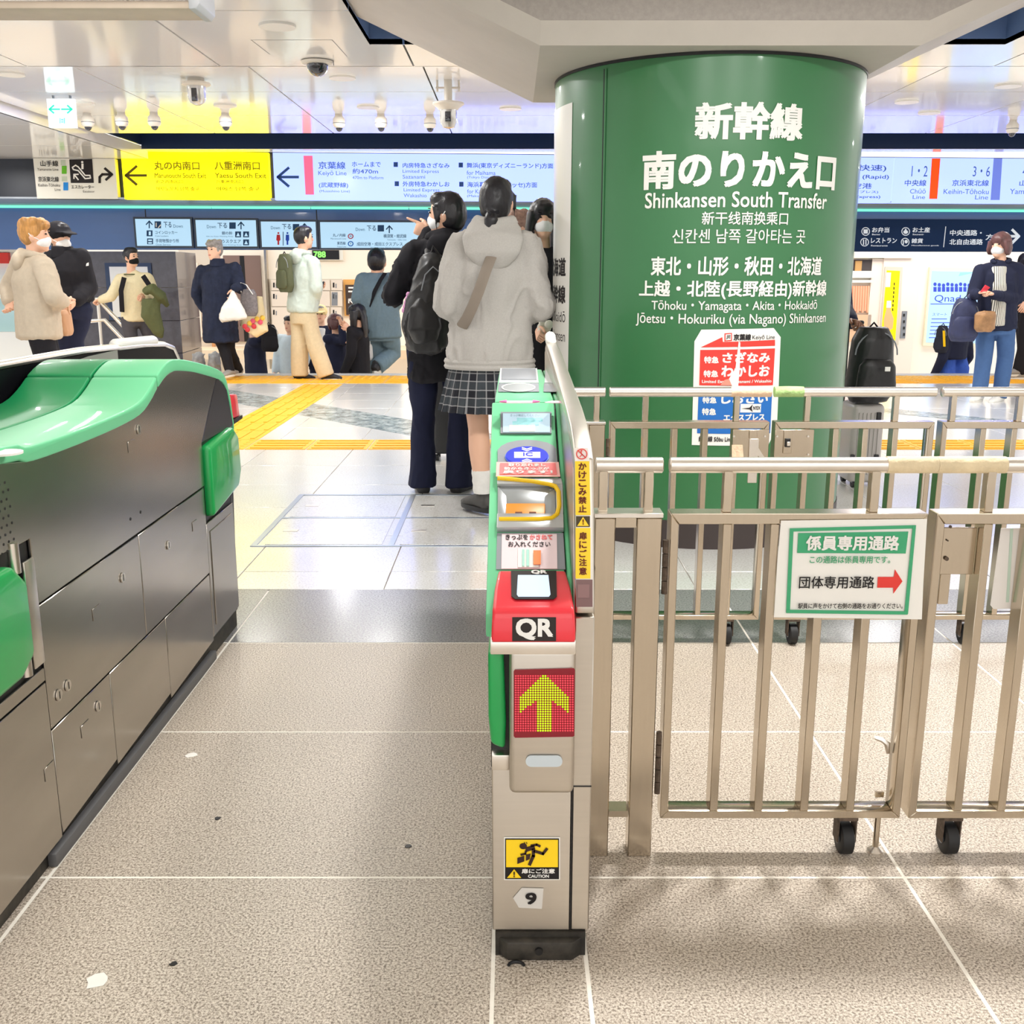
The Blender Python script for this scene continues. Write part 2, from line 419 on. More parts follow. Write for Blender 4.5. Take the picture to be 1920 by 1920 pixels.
# small scraps and marks lying on the granite
def scrap(px, py, s, m, label, name='paper_scrap', cat='scrap'):
    p = atz(px, py); mb = MB(); k = 9
    mb.prism([(p.x + s * random.uniform(.6, 1.1) * math.cos(2 * math.pi * i / k), p.y + s * random.uniform(.6, 1.1) * math.sin(2 * math.pi * i / k), .0006) for i in range(k)], (0, 0, .0012))
    tag(mb.build(name, m), label, cat)
scrap(184, 1840, .022, PAPER, 'torn cream paper scrap on the granite at the lower left')
scrap(358, 1417, .016, PAPER, 'small white paper scrap on the lane floor near the left machine')
scrap(408, 1535, .008, DARK, 'dark chewed spot stuck on the lane floor beside the left machine', 'gum_spot', 'gum')
scrap(765, 1587, .008, DARK, 'dark chewed spot stuck on the lane floor left of the centre machine', 'gum_spot', 'gum')
scrap(325, 1808, .007, DARK, 'dark chewed spot stuck near the bottom edge right of the torn scrap', 'gum_spot', 'gum')
q = atz(968, 1814)
tag(MB().tube([q + Vector((.014 * math.cos(R(a)), .012 * math.sin(R(a)), .003)) for a in range(10, 175, 20)], .003, 6).build('rubber_scrap', RUB, smooth=True), 'curled black rubber scrap before the foot of the centre machine', 'scrap')
# ------------------------------------------------------------------ ceiling
CEIL = mat('gloss_ceiling', (250, 248, 246), .12, coat=.35)
CDARK = mat('ceiling_gap', (30, 28, 30), .8)
NAVY = mat('navy_panel', (24, 44, 78), .3, coat=.4)
ceil = structure(MB().box(-11, 11, -2.6, 13.6, 3.1, 3.2).build('ceiling', CDARK))
OP = (-.8, 2.77, 3.2, 6.2)
def cpanel(x0, x1, y0, y1, z, g=.006, hole=None):
    x0 += g; x1 -= g; y0 += g; y1 -= g
    if not hole or x1 <= hole[0] or x0 >= hole[1] or y1 <= hole[2] or y0 >= hole[3]:
        MB().box(x0, x1, y0, y1, z, z + .03).build('ceiling_panel', CEIL, ceil); return
    mb = MB()
    if x0 < hole[0]: mb.box(x0, hole[0], y0, y1, z, z + .03)
    if x1 > hole[1]: mb.box(hole[1], x1, y0, y1, z, z + .03)
    a, b = max(x0, hole[0]), min(x1, hole[1])
    if y1 > hole[3]: mb.box(a, b, hole[3], y1, z, z + .03)
    if y0 < hole[2]: mb.box(a, b, y0, hole[2], z, z + .03)
    if mb.v: mb.build('ceiling_panel', CEIL, ceil)
XC = [-.61 + 1.2 * k for k in range(-9, 10)]
YC1 = [-2.5, -.2, 1.3, 2.7, 4.05, 5.434, 6.83]
for i in range(len(XC) - 1):
    for j in range(len(YC1) - 1): cpanel(XC[i], XC[i + 1], YC1[j], YC1[j + 1], 2.45, hole=OP)
for j, (a, b) in enumerate(((6.83, 8.54), (8.54, 9.77), (9.77, 10.98))):
    for i in range(len(XC) - 1):
        if XC[i + 1] < -4.2: continue
        cpanel(max(XC[i], -4.25), XC[i + 1], a, b, 2.58)
cpanel(-4.25, 7.4, 12.36, 12.62, 2.58, 0.001); cpanel(7.4, 11, 10.98, 13.4, 2.58, .001)
for a, b in ((6.83, 8.54), (8.54, 9.77), (9.77, 11.3), (11.3, 12.6)): cpanel(-9, -4.25, a, b, 2.50, .003)
MB().box(-14, 14, 6.815, 6.835, 2.45, 2.62).build('ceiling_step', CEIL, ceil)
MB().box(-4.27, -4.245, 6.84, 12.6, 2.50, 2.62).build('ceiling_step', CEIL, ceil)
# recessed dark slot in front of the hanging signs
mb = MB().box(-4.24, 7.4, 10.985, 12.36, 2.9, 2.95).box(-4.24, 7.4, 12.36, 12.4, 2.585, 2.95).box(-4.24, 7.4, 10.94, 10.985, 2.612, 2.95).box(7.38, 7.42, 10.985, 12.36, 2.585, 2.95).box(-4.26, -4.24, 10.985, 12.36, 2.63, 2.95)
mb.build('ceiling_slot', NAVY, ceil)
gr = mat('vent_metal', (150, 160, 150), .4, .6)
for k in range(26):
    p = at(832 + 4 * k, 259, 11.0); MB().box(p.x, p.x + .012, 10.99, 11.03, 2.60, 2.72).build('vent_slat', gr, ceil)
# opening round the column head
mb = MB().box(OP[0] - .02, OP[0], OP[2], OP[3], 2.452, 2.62).box(OP[0], OP[1], OP[3], OP[3] + .02, 2.452, 2.7).box(OP[1], OP[1] + .02, OP[2], OP[3], 2.452, 2.7)
mb.build('opening_edge', mat('trim_blue_lit', (120, 150, 205), .3), ceil)  # blue light along the edge is put into the trim colour
# access panel outline
fr = [(470, 75), (622, 75), (650, 106), (505, 102)]
for a, b in ((0, 1), (1, 2), (0, 3)):
    A, B = atz(*fr[a], 2.449), atz(*fr[b], 2.449); w = Vector((0, .004, 0)) if abs(A.y - B.y) < .05 else Vector((.004, 0, 0))
    MB().prism([A, B, B + w, A + w], (0, 0, .0005)).build('access_seam', GRY, ceil)
LIT = mat('downlight_glow', (255, 250, 240), emit=6.)
for i, (px, py) in enumerate(DOWN):
    z = 2.45 if py < 100 else 2.58
    p = atz(px, py, z); t = thing('downlight', 'round white ceiling downlight ' + ['alone in the near left panels by the access panel', 'just right of the smoked dome camera', 'at the left frame edge above the exit sign', 'right of the small exit sign', 'above the camera over the yellow sign', 'above the cameras over the long blue sign', 'beside the column over the long blue sign', 'at the right frame edge above a white camera', 'right of the column, the nearer to the hanging sign', 'right of the column, the farther from the hanging sign'][i], 'ceiling light', p, group='downlights')
    MB().lathe((p.x, p.y, z - .012), [(.075, 0), (.095, 0), (.095, .012), (.075, .012)], 24).build('trim_ring', WHT, t, smooth=True)
    MB().lathe((p.x, p.y, z - .008), [(.074, 0), (.074, .006)], 24).build('diffuser', LIT, t)
    lamp('downlight_and_fill_lamp', 'AREA', (p.x, p.y, z - .02), 12, .14, (1, .99, .97))
for x, y in ((-6.5, 8), (-4.6, 10.5), (6.3, 8), (-2, 11.6), (2.5, 11.6), (-6, 11.6), (6, 11.6), (0, 9.5), (-3.2, 6.2), (3.6, 7)): lamp('downlight_and_fill_lamp', 'AREA', (x, y, 2.40), 11, .2, (1, .99, .97))  # extra fill lamps without fixtures, added to brighten the far area
# ------------------------------------------------------------------ column and its head
CX, CY, CR = .913, 5.12, .71
KG = mat('column_green', (50, 112, 66), .36, coat=.15, noise_s=1.2, noise_a=.05)
col = thing('column', 'fat round column wrapped in green film with white station lettering', 'column', (CX, CY, 0))
MB().lathe((CX, CY, 0), [(CR, .1), (CR, 2.07)], 72).build('shaft', KG, col, smooth=True)
MB().lathe((CX, CY, 0), [(CR + .004, 0), (CR + .004, .125), (CR - .02, .125)], 72).build('base_ring', mat('base_brown', (58, 48, 46), .5), col, smooth=True)
MB().lathe((CX, CY, 2.055), [(CR + .004, 0), (CR + .004, .012)], 72).build('top_ring', DARK, col, smooth=True)
CONC = mat('painted_concrete', (166, 158, 150), .7, noise_s=45, noise_a=.08, bump=.1, bump_s=120)
CONC2 = mat('smooth_concrete', (198, 191, 182), .6, noise_s=3, noise_a=.04, bump=.03, bump_s=60)
x0, x1, X0, X1, z0, z1, y0, y1 = .11, 1.6, -1.4, 3.14, 2.068, 2.76, 4.30, 5.7
cap = thing  # (head of the column: flared bracket with a chamfered front edge)
c = .075
mb = MB()
F = [(x0, y0 + .02, z0), (x1, y0 + .02, z0), (X1, y0 + .02, z1), (X0, y0 + .02, z1)]
Bk = [(x0, y1, z0), (x1, y1, z0), (X1, y1, z1), (X0, y1, z1)]
mb.f = []; mb.v = []
mb.face([F[0], Bk[0], Bk[3], F[3]]).face([F[1], F[2], Bk[2], Bk[1]]).face([F[0], F[1], Bk[1], Bk[0]]).face([Bk[0], Bk[1], Bk[2], Bk[3]]).face([F[2], F[3], Bk[3], Bk[2]])
hd = mb.build('column_head', CONC2, col)
yf = y0 - .05
G = [(x0 + .0, yf, z0 + c), (x1 - .0, yf, z0 + c), (X1 - .0, yf, z1 + c), (X0 + .0, yf, z1 + c)]
MB().face([F[0], F[1], G[1], G[0]]).face([F[1], F[2], G[2], G[1]]).face([F[3], F[0], G[0], G[3]]).build('head_chamfer', CONC2, col)
MB().face(G).build('head_face', CONC, col)
S = Cyl(CX, CY, CR)
LT = flat('film_white', (236, 234, 228), rough=.35)
LTb = flat('film_black', (40, 36, 38))
for body, r, bold in (('新幹線', (1303, 192, 1503, 264), .035), ('南のりかえ口', (1205, 285, 1563, 358), .035), ('Shinkansen South Transfer', (1210, 362, 1548, 392), .012),
        ('新干线南换乘口', (1316, 397, 1476, 422), .01), ('신칸센 남쪽 갈아타는 곳', (1261, 430, 1508, 457), .006), ('東北・山形・秋田・北海道', (1221, 481, 1538, 517), .022),
        ('上越・北陸(長野経由)新幹線', (1199, 525, 1547, 560), .022), ('Tōhoku・Yamagata・Akita・Hokkaidō', (1222, 563, 1530, 585), .006), ('Jōetsu・Hokuriku (via Nagano) Shinkansen', (1193, 586, 1546, 610), .006)):
    letter(S, body, r, LT, col, bold)
u1, v1 = S.uv(1074, 192); u2, v0 = S.uv(1066, 650)
patch(S, [(-CR * 1.75, .66), (u2, .66), (u1, v1), (-CR * 1.75, v1)], LT, col, 'white_notice', uv=True)
for body, v in (('北海道', 1.185), ('新幹線', 1.06)): letter(S, body, None, LTb, col, .03, uvrect=(-CR * 1.62, v, -CR * 1.2, v + .085))
for body, v in (('Hokkaidō', .975), ('Shinkansen', .885)): letter(S, body, None, LTb, col, .0, uvrect=(-CR * 1.62, v, -CR * 1.2, v + .05))
us = S.uv(1130, 300)[0]
patch(S, [(us - .003, .14), (us + .002, .14), (us + .003, 2.04), (us - .002, 2.04)], DARK, col, 'film_seam', h=.001, uv=True)
patch(S, [(us + .006, .14), (us + .010, .14), (us + .016, 2.04), (us + .006, 2.04)], KG, col, 'film_edge', h=.003, uv=True)
# torn line poster pasted on the column
po = thing('line_poster', 'torn red and blue train line poster pasted low on the green column', 'poster', tuple(S.xyz(*S.uv(1380, 730), .002)))
patch(S, [(1297, 834), (1302, 640), (1315, 618), (1450, 615), (1463, 632), (1456, 800), (1440, 834)], PAPER, po, 'paper_sheet', h=.002)
patch(S, [(1314, 651), (1354, 632), (1355, 641), (1452, 637), (1452, 648)], REDP, po, 'red_arrow', h=.004)
patch(S, [(1311, 722), (1313, 656), (1452, 653), (1448, 722)], REDP, po, 'red_panel', h=.004)
patch(S, [(1307, 812), (1310, 728), (1447, 728), (1443, 812)], BPR, po, 'blue_panel', h=.004)
letter(S, '京葉線', (1375, 626, 1407, 638), LTb, po, .03, h=.006); letter(S, 'Keiyō Line', (1410, 628, 1451, 638), LTb, po, .0, h=.006)
patch(S, [(1358, 640), (1358, 625), (1372, 624), (1372, 639)], REDP, po, 'line_mark', h=.004); patch(S, [(1360, 638), (1360, 627), (1370, 626), (1370, 637)], PAPER, po, 'line_mark', h=.0055)
letter(S, 'JE', (1361, 628, 1369, 636), LTb, po, .02, h=.0075)
for body, r in (('特急', (1320, 668, 1347, 681)), ('さざなみ', (1354, 660, 1442, 680)), ('特急', (1319, 694, 1346, 707)), ('わかしお', (1352, 685, 1441, 706)), ('特急', (1317, 744, 1343, 756)), ('しおさい', (1352, 738, 1438, 756)), ('特急', (1316, 765, 1342, 778)), ('エクスプレス', (1356, 776, 1432, 788))):
    letter(S, body, r, WPR, po, .035, h=.006)
letter(S, 'Limited Express Sazanami / Wakashio', (1316, 712, 1445, 719), WPR, po, .02, h=.006)
patch(S, [(1387, 773), (1388, 757), (1426, 757), (1425, 773)], WPR, po, 'express_mark', h=.005)
letter(S, 'N\'EX', (1411, 761, 1424, 768), LTb, po, .02, h=.0075)
patch(S, [(1390, 765.5), (1404, 764), (1410, 758), (1408, 765), (1410, 772), (1404, 767)], LTb, po, 'express_mark', h=.0075)
letter(S, '総武線 Sōbu Line', (1310, 817, 1372, 828), LTb, po, .02, h=.006)
patch(S, [(1372, 724), (1366, 710), (1378, 690), (1384, 640), (1387, 642), (1386, 690), (1383, 724)], PAPER, po, 'torn_strip', h=.0075)
patch(S, [(1350, 722), (1358, 712), (1370, 709), (1372, 722)], mat('torn_pink', (240, 150, 130), .6), po, 'torn_strip', h=.0072)
# ------------------------------------------------------------------ fences of steel tube gates
TAPE = mat('worn_tape', (226, 208, 172), .7, noise_s=18, noise_a=.12, bump=.5, bump_s=60)
TAPE_P = mat('worn_pink_tape', (236, 206, 176), .7, noise_s=18, noise_a=.1, bump=.4, bump_s=60)
TAPE_G = mat('worn_green_tape', (178, 214, 140), .7, noise_s=22, noise_a=.2, bump=.6, bump_s=60)
DIRT = mat('hinge_dirt', (92, 78, 66), .7, .3, noise_s=60, noise_a=.5)
def rail(par, x0, x1, Y):
    MB().tube([(x0, Y + .022, .836), (x0 + .002, Y + .022, .836), (x1 - .002, Y + .022, .836), (x1, Y + .022, .836)], [(.013, .013), (.0155, .0155), (.0155, .0155), (.013, .013)], 18).build('handrail', STEEL_B, par, smooth=True)
def stub(par, x, Y): MB().box(x - .0085, x + .0085, Y + .012, Y + .034, .744, .825).build('rail_stub', STEEL, par, bevel=.001, segs=1)
def caster(par, x, Y):
    w = MB().tube([(x - .014, Y + .02, .034), (x - .011, Y + .02, .034), (x + .011, Y + .02, .034), (x + .014, Y + .02, .034)], [.028, .034, .034, .028], 22, up=(0, 0, 1)).build('caster_wheel', RUB, par, smooth=True)
    MB().box(x - .02, x - .0165, Y + .004, Y + .036, .03, .088).box(x + .0165, x + .02, Y + .004, Y + .036, .03, .088).box(x - .02, x + .02, Y, Y + .04, .082, .089).build('caster_fork', DIRT, w, bevel=.001, segs=1)
    MB().tube([(x - .0155, Y + .02, .034), (x + .0155, Y + .02, .034)], .012, 12).build('wheel_hub', GRY, w)
def post_unit(Y, label):
    t = thing('fence_post', label, 'fence', (.22, Y, 0), group='fixed fence posts')
    for a, b in ((.162, .202), (.244, .293)): MB().box(a, b, Y, Y + .05, 0, .735).build('post', STEEL, t, bevel=.002, segs=1)
    MB().box(.160, .295, Y - .002, Y + .05, .7355, .7445).build('top_plate', STEEL_B, t, bevel=.001, segs=1)
    MB().box(.203, .243, Y + .004, Y + .045, .09, .104).build('cross_bar', STEEL, t); MB().box(.203, .243, Y + .004, Y + .045, .715, .735).build('cross_bar', STEEL, t)
    rail(t, .162, .294, Y); stub(t, .178, Y); stub(t, .267, Y)
    return t
def gate(Y, x0, x1, bars, stubs, casters, label):
    t = thing('fence_gate', label, 'gate', ((x0 + x1) / 2, Y, 0), group='steel fence gates')
    w = .0165
    def mitre(p): MB().prism([(a, Y, b) for a, b in p], (0, .045, 0)).build('frame_bar', STEEL, t, bevel=.0015, segs=1)
    z0, z1 = .089, .744
    mitre([(x0, z0), (x0, z1), (x0 + w, z1 - w * 1.3), (x0 + w, z0 + w)]); mitre([(x1, z1), (x1, z0), (x1 - w, z0 + w), (x1 - w, z1 - w * 1.3)])
    mitre([(x0 + .0003, z1), (x1 - .0003, z1), (x1 - w, z1 - w * 1.3), (x0 + w, z1 - w * 1.3)]); mitre([(x0 + .0003, z0), (x0 + w, z0 + w), (x1 - w, z0 + w), (x1 - .0003, z0)])
    for x in bars: MB().box(x - .0085, x + .0085, Y + .001, Y + .044, z0 + w, z1 - w * 1.3).build('bar', STEEL, t, bevel=.0012, segs=1)
    rail(t, x0 - .003, x1 + .004, Y)
    for x in stubs: stub(t, x, Y)
    for x in casters: caster(t, x, Y)
    return t
def hinge(par, Y, z0, z1):
    mb = MB()
    k = z0
    while k < z1 - .01:
        mb.tube([(.302, Y + .004, k), (.302, Y + .004, min(k + .026, z1))], .006, 8); k += .028
    mb.build('hinge', DIRT, par, smooth=True)
BA, BB = [.421, .514, .610, .706], [.931, 1.022, 1.115, 1.21]
F1, F2 = 1.94, 3.2
post_unit(F1, 'pair of flat steel posts with a short rail beside the centre ticket machine')
g1 = gate(F1, .3095, .811, BA, [.421, .708], [.705], 'near steel tube gate carrying the white staff passage notice'); hinge(g1, F1, .58, .70); hinge(g1, F1, .145, .285)
g2 = gate(F1, .8285, 1.33, BB, [.933, 1.21], [.925], 'near steel tube gate at the right frame edge with a bolt plate inside its corner')
post_unit(F2, 'pair of flat steel posts of the rear fence, half hidden behind the near posts')
g3 = gate(F2, .3095, .811, BA, [.421, .708], [.711], 'rear steel tube gate in front of the torn line poster'); hinge(g3, F2, .58, .70)
g4 = gate(F2, .8285, 1.33, BB, [.931, 1.21], [.93], 'rear steel tube gate in front of the right side of the green column')
g5 = gate(F2, 1.355, 1.87, [1.487, 1.585, 1.68], [1.39, 1.6, 1.8], [1.5], 'rear steel tube gate at the right frame edge in front of the pale tiles')
MB().tube([(.728, F1 + .022, .8365), (.826, F1 + .022, .8365)], .0165, 18).build('tape_wrap', TAPE, g1, smooth=True)
MB().tube([(.8265, F1 + .022, .8365), (.96, F1 + .022, .8365)], .0165, 18).build('tape_wrap', TAPE, g2, smooth=True)
for x0_, x1_, m_ in ((.688, .7495, TAPE_P), (.75, .8145, TAPE_P)): MB().tube([(x0_, F2 + .022, .8365), ((x0_ + x1_) / 2, F2 + .022, .837), (x1_, F2 + .022, .8365)], [.0165, .0172, .0165], 18).build('tape_wrap', m_, g3, smooth=True)
MB().tube([(.825, F2 + .022, .8365), (.87, F2 + .022, .8372), (.916, F2 + .022, .8365)], [.0165, .0172, .0165], 18).build('tape_wrap', TAPE_G, g4, smooth=True)
# latch plates, drop bolt, hooks
def plate(par, Y, r, name='latch_plate', d=.006, m=None):
    A = at(r[0], r[1], Y); B = at(r[2], r[3], Y)
    return MB().box(A.x, B.x, Y - d, Y, B.z, A.z).build(name, m or STEEL, par, bevel=.0012, segs=1)
p1 = plate(g3, F2 - .001, (1374, 805, 1438, 880)); p2 = plate(g4, F2 - .001, (1453, 805, 1521, 880))
PL = Plane((0, F2 - .0075, 0), (1, 0, 0), (0, 0, 1))
for px, py in ((1376, 818), (1434, 818), (1457, 818), (1515, 818), (1515, 852)): disc(PL, (px, py), 2, 2, STEEL_B, p1 if px < 1445 else p2, 'screw', t=.002, n=10)
plate(g3, F2 - .008, (1405, 806, 1419, 822), 'latch_clasp', .004); plate(g3, F2 - .008, (1405, 822, 1418, 905), 'latch_arm', .006, STEEL_B)
patch(PL, [(1372, 834), (1392, 834), (1394, 858), (1372, 858)], TAPE_P, p1, 'tape_patch', h=.001); patch(PL, [(1418, 834), (1436, 862), (1430, 866), (1414, 845)], STEEL_B, p1, 'latch_tongue', h=.004, t=.003)
plate(g4, F2 - .008, (1470, 806, 1483, 850), 'latch_clasp', .004); plate(g4, F2 - .012, (1472, 822, 1481, 838), 'latch_bolt', .006, DARK); plate(g4, F2 - .018, (1475, 828, 1481, 836), 'latch_knob', .006, STEEL_B)
plate(g2, F1 + .03, (1765, 988, 1822, 1076), d=.004); plate(g2, F1 + .035, (1762, 1074, 1776, 1132), d=.004, name='latch_tab')
PL2 = Plane((0, F1 + .025, 0), (1, 0, 0), (0, 0, 1))
for px, py, r in ((1774, 1047, 4), (1776, 1013, 1.6), (1781, 987, 3)): disc(PL2, (px, py), r, r, DIRT, g2, 'screw', t=.002, n=12)
MB().tube([(.773, F1 + .02, .086), (.773, F1 + .02, .012)], .0065, 12).build('drop_bolt', STEEL, g1, smooth=True)
MB().lathe((.773, F1 + .02, .0), [(.0, 0), (.017, .0), (.017, .004), (.007, .013), (0, .013)], 16).build('bolt_foot', STEEL_B, g1, smooth=True)
a = at(1640, 1383, F1 + .05); b = at(1663, 1394, F1 + .04); e = at(1665, 1412, F1 + .04)
MB().tube([a, (a * .4 + b * .6) + Vector((0, 0, .003)), b, e], [.004, .006, .007, .004], 8).build('bolt_handle', STEEL_B, g1, smooth=True)
a = at(1640, 1488, F1 + .05); MB().box(a.x, a.x + .018, F1 + .045, F1 + .05, a.z - .006, a.z + .006).build('bolt_tab', STEEL, g1)
# staff passage notice hung on the near gate
S = Plane((0, F1 - .004, 0), (1, 0, 0), (0, 0, 1))
ns = thing('paper_notice', 'laminated white paper notice with green border and red arrow on the near gate', 'sign', tuple(S.at(1595, 1070)))
patch(S, [(1464, 976), (1738, 973), (1731, 1090), (1728, 1161), (1451, 1157), (1457, 1060)], PAPER, ns, 'paper_sheet', h=0)
for q in ([(1480, 990), (1716, 984), (1716, 990), (1480, 996)], [(1480, 990), (1487, 990), (1480, 1148), (1473, 1148)], [(1710, 985), (1716, 984), (1701, 1150), (1694, 1150)], [(1474, 1142), (1700, 1145), (1700, 1151), (1473, 1148)], [(1496, 999), (1702, 996), (1697, 1037), (1494, 1036)]):
    patch(S, q, GPR, ns, 'green_border', h=.0022 + .0004 * (len(ns.children) % 5))
letter(S, '係員専用通路', (1510, 1003, 1683, 1031), WPR, ns, .03, h=.005)
letter(S, 'この通路は係員専用です。', (1517, 1041, 1667, 1055), GPR, ns, .01, h=.005)
letter(S, '団体専用通路', (1497, 1079, 1637, 1102), BLK, ns, .01, h=.005)
letter(S, '駅員に声をかけて右側の通路をお通りください。', (1495, 1129, 1690, 1139.5), BLK, ns, .01, h=.006)
patch(S, [(1645, 1081), (1675, 1081), (1677, 1067), (1691, 1089), (1674, 1112), (1674, 1101), (1644, 1101)], REDP, ns, 'red_arrow', h=.0022)
S = Plane((0, F1 + .0475, 0), (1, 0, 0), (0, 0, 1))
nb = thing('paper_notice', 'laminated notice hung on the far side of the right near gate, seen from its back', 'sign', tuple(S.at(1900, 1060)))
patch(S, [(1876, 990), (2010, 988), (2000, 1140), (1862, 1141), (1856, 1134)], mat('thin_paper', (238, 234, 230), .5, trans=.0), nb, 'paper_sheet')
patch(S, [(1893, 990), (1898, 990), (1890, 1128), (1885, 1128)], mat('ghost_green', (200, 222, 206), .5), nb, 'green_border', h=.003)
# ------------------------------------------------------------------ centre ticket machine
XL, XG, XR = -.036, .0965, .138
tm = thing('ticket_machine', 'slim centre ticket gate machine with green top and red reader hood', 'ticket gate', (.05, 2.4, 0))
MB().box(-.030, .132, 1.62, 3.26, 0, .046).build('plinth', mat('dirty_black', (46, 42, 36), .6, noise_s=25, noise_a=.7), tm)
mb = MB().prism([(-.024, 1.612, .002), (-.024, 1.612, .046), (-.006, 1.602, .046), (.105, 1.602, .046), (.126, 1.614, .046), (.126, 1.614, .002), (.105, 1.602, .002), (-.006, 1.602, .002)], (0, .01, 0))
MB().prism([(-.028, 1.625, .001), (-.008, 1.603, .001), (.108, 1.603, .001), (.13, 1.625, .001)], (0, 0, .036)).build('foot_cover', MATS['dirty_black'], tm, bevel=.003)
MB().tube([(.048, 1.604, .022), (.048, 1.598, .022)], .007, 12).build('foot_bolt', DARK, tm)
TOP = [(1.60, .628), (1.66, .655), (2.25, .92), (2.33, .926), (3.2, .908), (3.28, .88), (3.30, .80)]
MB().prism([(XL + .001, 1.625, .612)] + [(XL + .001, y, z - .02) for y, z in TOP[1:]] + [(XL + .001, 3.30, .047), (XL + .001, 1.625, .047)], (XR - XL - .002 - .033, 0, 0)).build('body', STEEL_F, tm, bevel=.002, segs=1)
MB().box(.1055, XR, 1.626, 3.30, .047, .64).build('side_column', STEEL_F, tm, bevel=.002, segs=1)
MB().box(.1035, .1058, 1.6235, 1.64, .05, .33).build('column_seam', DARK, tm)
MB().box(.1055, XR, 1.6245, 1.627, .330, .332).build('column_seam', DARK, tm)
# sloping green top, far plateau and dark gap
def strip(x0_, x1_, path, th, name, m, par): 
    mb = MB(); n_ = len(path)
    mb.prism([(x0_, y, z) for y, z in path] + [(x0_, y, z - th) for y, z in path[::-1]], (x1_ - x0_, 0, 0)); return mb.build(name, m, par, bevel=.003)
strip(XL - .008, XG - .004, [(1.63, .643)] + TOP[1:3] + [(2.262, .921)], .04, 'top_cover', GRN, tm)
strip(XL - .002, XG - .004, [(2.27, .922), (2.33, .926), (3.2, .908), (3.28, .88)], .03, 'top_cover', GRN, tm)
MB().prism([(XG - .004, y, z - .012) for y, z in TOP] + [(XG - .004, y, z - .05) for y, z in TOP[::-1]], (.004, 0, 0)).build('top_gap', DARK, tm)
strip(XG, .1052, [(1.66, .652), (2.25, .917), (2.33, .923), (3.2, .905), (3.28, .875)], .03, 'top_cover', GRN, tm)
FIN = [(1.628, .66), (1.71, .895), (1.77, .917), (1.85, .932), (2.0, .944), (2.36, .962), (2.9, .986), (3.2, .992), (3.29, .972), (3.31, .90)]
MB().prism([(.1055, y, z) for y, z in FIN] + [(.1055, 3.31, .645), (.1055, 1.628, .645)], (.0325, 0, 0)).build('guard_fin', STEEL_F, tm, bevel=.004, segs=3)
MB().prism([(.1048, y + .02, z - .02) for y, z in FIN[:-1]] + [(.1048, 3.27, .80), (.1048, 1.7, .66)], (.0006, 0, 0)).build('fin_liner', STEEL_F, tm)
MB().cap((.12, 3.2, .995), (.12, 3.26, 1.005), .017, .017, 14).build('sensor_cap', WHT, tm, smooth=True)
S = Plane((0, 1.6275, .66), (1, 0, 0), (0, .082, .235))
fs = MB
patch(S, [(1077, 840), (1103, 840), (1105, 866), (1078, 866)], PAPER, tm, 'sticker', h=.0008)
ring(S, (1090.5, 852), 10.5, 10, 1.7, REDP, tm, 'no_running_mark', h=.003); stroke(S, [(1083, 845), (1098, 859)], 1.6, REDP, tm, 'no_running_mark', h=.0035)
stroke(S, [(1089, 848), (1091, 853), (1087, 857)], 1.4, REDP, tm, 'no_running_mark', h=.0035); stroke(S, [(1091, 853), (1095, 856)], 1.2, REDP, tm, 'no_running_mark', h=.0035); disc(S, (1090, 846), 1.5, 1.5, REDP, tm, 'no_running_mark', h=.0035, n=10)
YS = mat('sticker_yellow', (252, 212, 20), .45)
patch(S, [(1078, 865), (1105, 865), (1107, 966), (1079, 966)], YS, tm, 'sticker', h=.001); patch(S, [(1079, 990), (1107, 990), (1107, 1085), (1079, 1085)], YS, tm, 'sticker', h=.001)
BRN = flat('sticker_brown', (104, 34, 24))
for i, ch in enumerate('かけこみ禁止'): letter(S, ch, (1084.5, 868 + 15.9 * i, 1099.5, 881.5 + 15.9 * i), BRN, tm, .025)
for i, ch in enumerate('扉にご注意'): letter(S, ch, (1085.5, 998 + 16.5 * i, 1100, 1012 + 16.5 * i), BRN, tm, .025)
patch(S, [(1080, 968), (1106, 968), (1106, 988), (1080, 988)], flat('sticker_dark', (72, 62, 40)), tm, 'sticker', h=.001)
patch(S, [(1093, 969.5), (1104, 986.5), (1082, 986.5)], YS, tm, 'warning_mark', h=.0025); letter(S, '!', (1091.8, 974, 1094.4, 984.5), BRN, tm, .06, h=.0045)
rect(S, (1080, 1087, 1111, 1138), mat('brown_plastic', (118, 84, 82), .35), tm, 'column_plate', h=.0006); rect(S, (1083, 1096, 1105, 1121), mat('brown_plate', (134, 98, 96), .35), tm, 'column_plate', h=.0022)
# print and fittings on the slope
S = Plane((0, 1.66, .655), (1, 0, 0), (0, .59, .265))
def PS(px, py, h=0): return S.at(px, py, h)
G1 = mat('panel_grey', (140, 144, 150), .4); SIL = mat('silver_plastic', (186, 188, 190), .32, .5)
patch(S, [(932, 1001), (1056, 1001), (1060, 1069), (930, 1069)], G1, tm, 'label_panel', h=.001)
patch(S, [(941, 1004), (1044, 1004), (1045, 1069), (940, 1069)], mat('label_pink', (240, 218, 222), .45), tm, 'label', h=.0025)
letter(S, 'きっぷを', (948, 1006, 990, 1015.5), BLK, tm, .015, h=.0045); letter(S, 'かさねて', (993, 1006, 1036, 1015.5), PINK, tm, .03, h=.0045); letter(S, 'お入れください', (953, 1019, 1032, 1029), BLK, tm, .01, h=.0045)
LG = flat('print_mint', (176, 228, 214)); 
patch(S, [(971, 1032), (1001, 1032), (1001, 1036), (1010, 1036), (1010, 1068), (971, 1068)], WPR, tm, 'ticket_print', h=.0045); patch(S, [(979, 1036), (983, 1036), (983, 1067), (979, 1067)], LG, tm, 'ticket_print', h=.0062); patch(S, [(987, 1036), (992, 1036), (992, 1067), (987, 1067)], LG, tm, 'ticket_print', h=.0062)
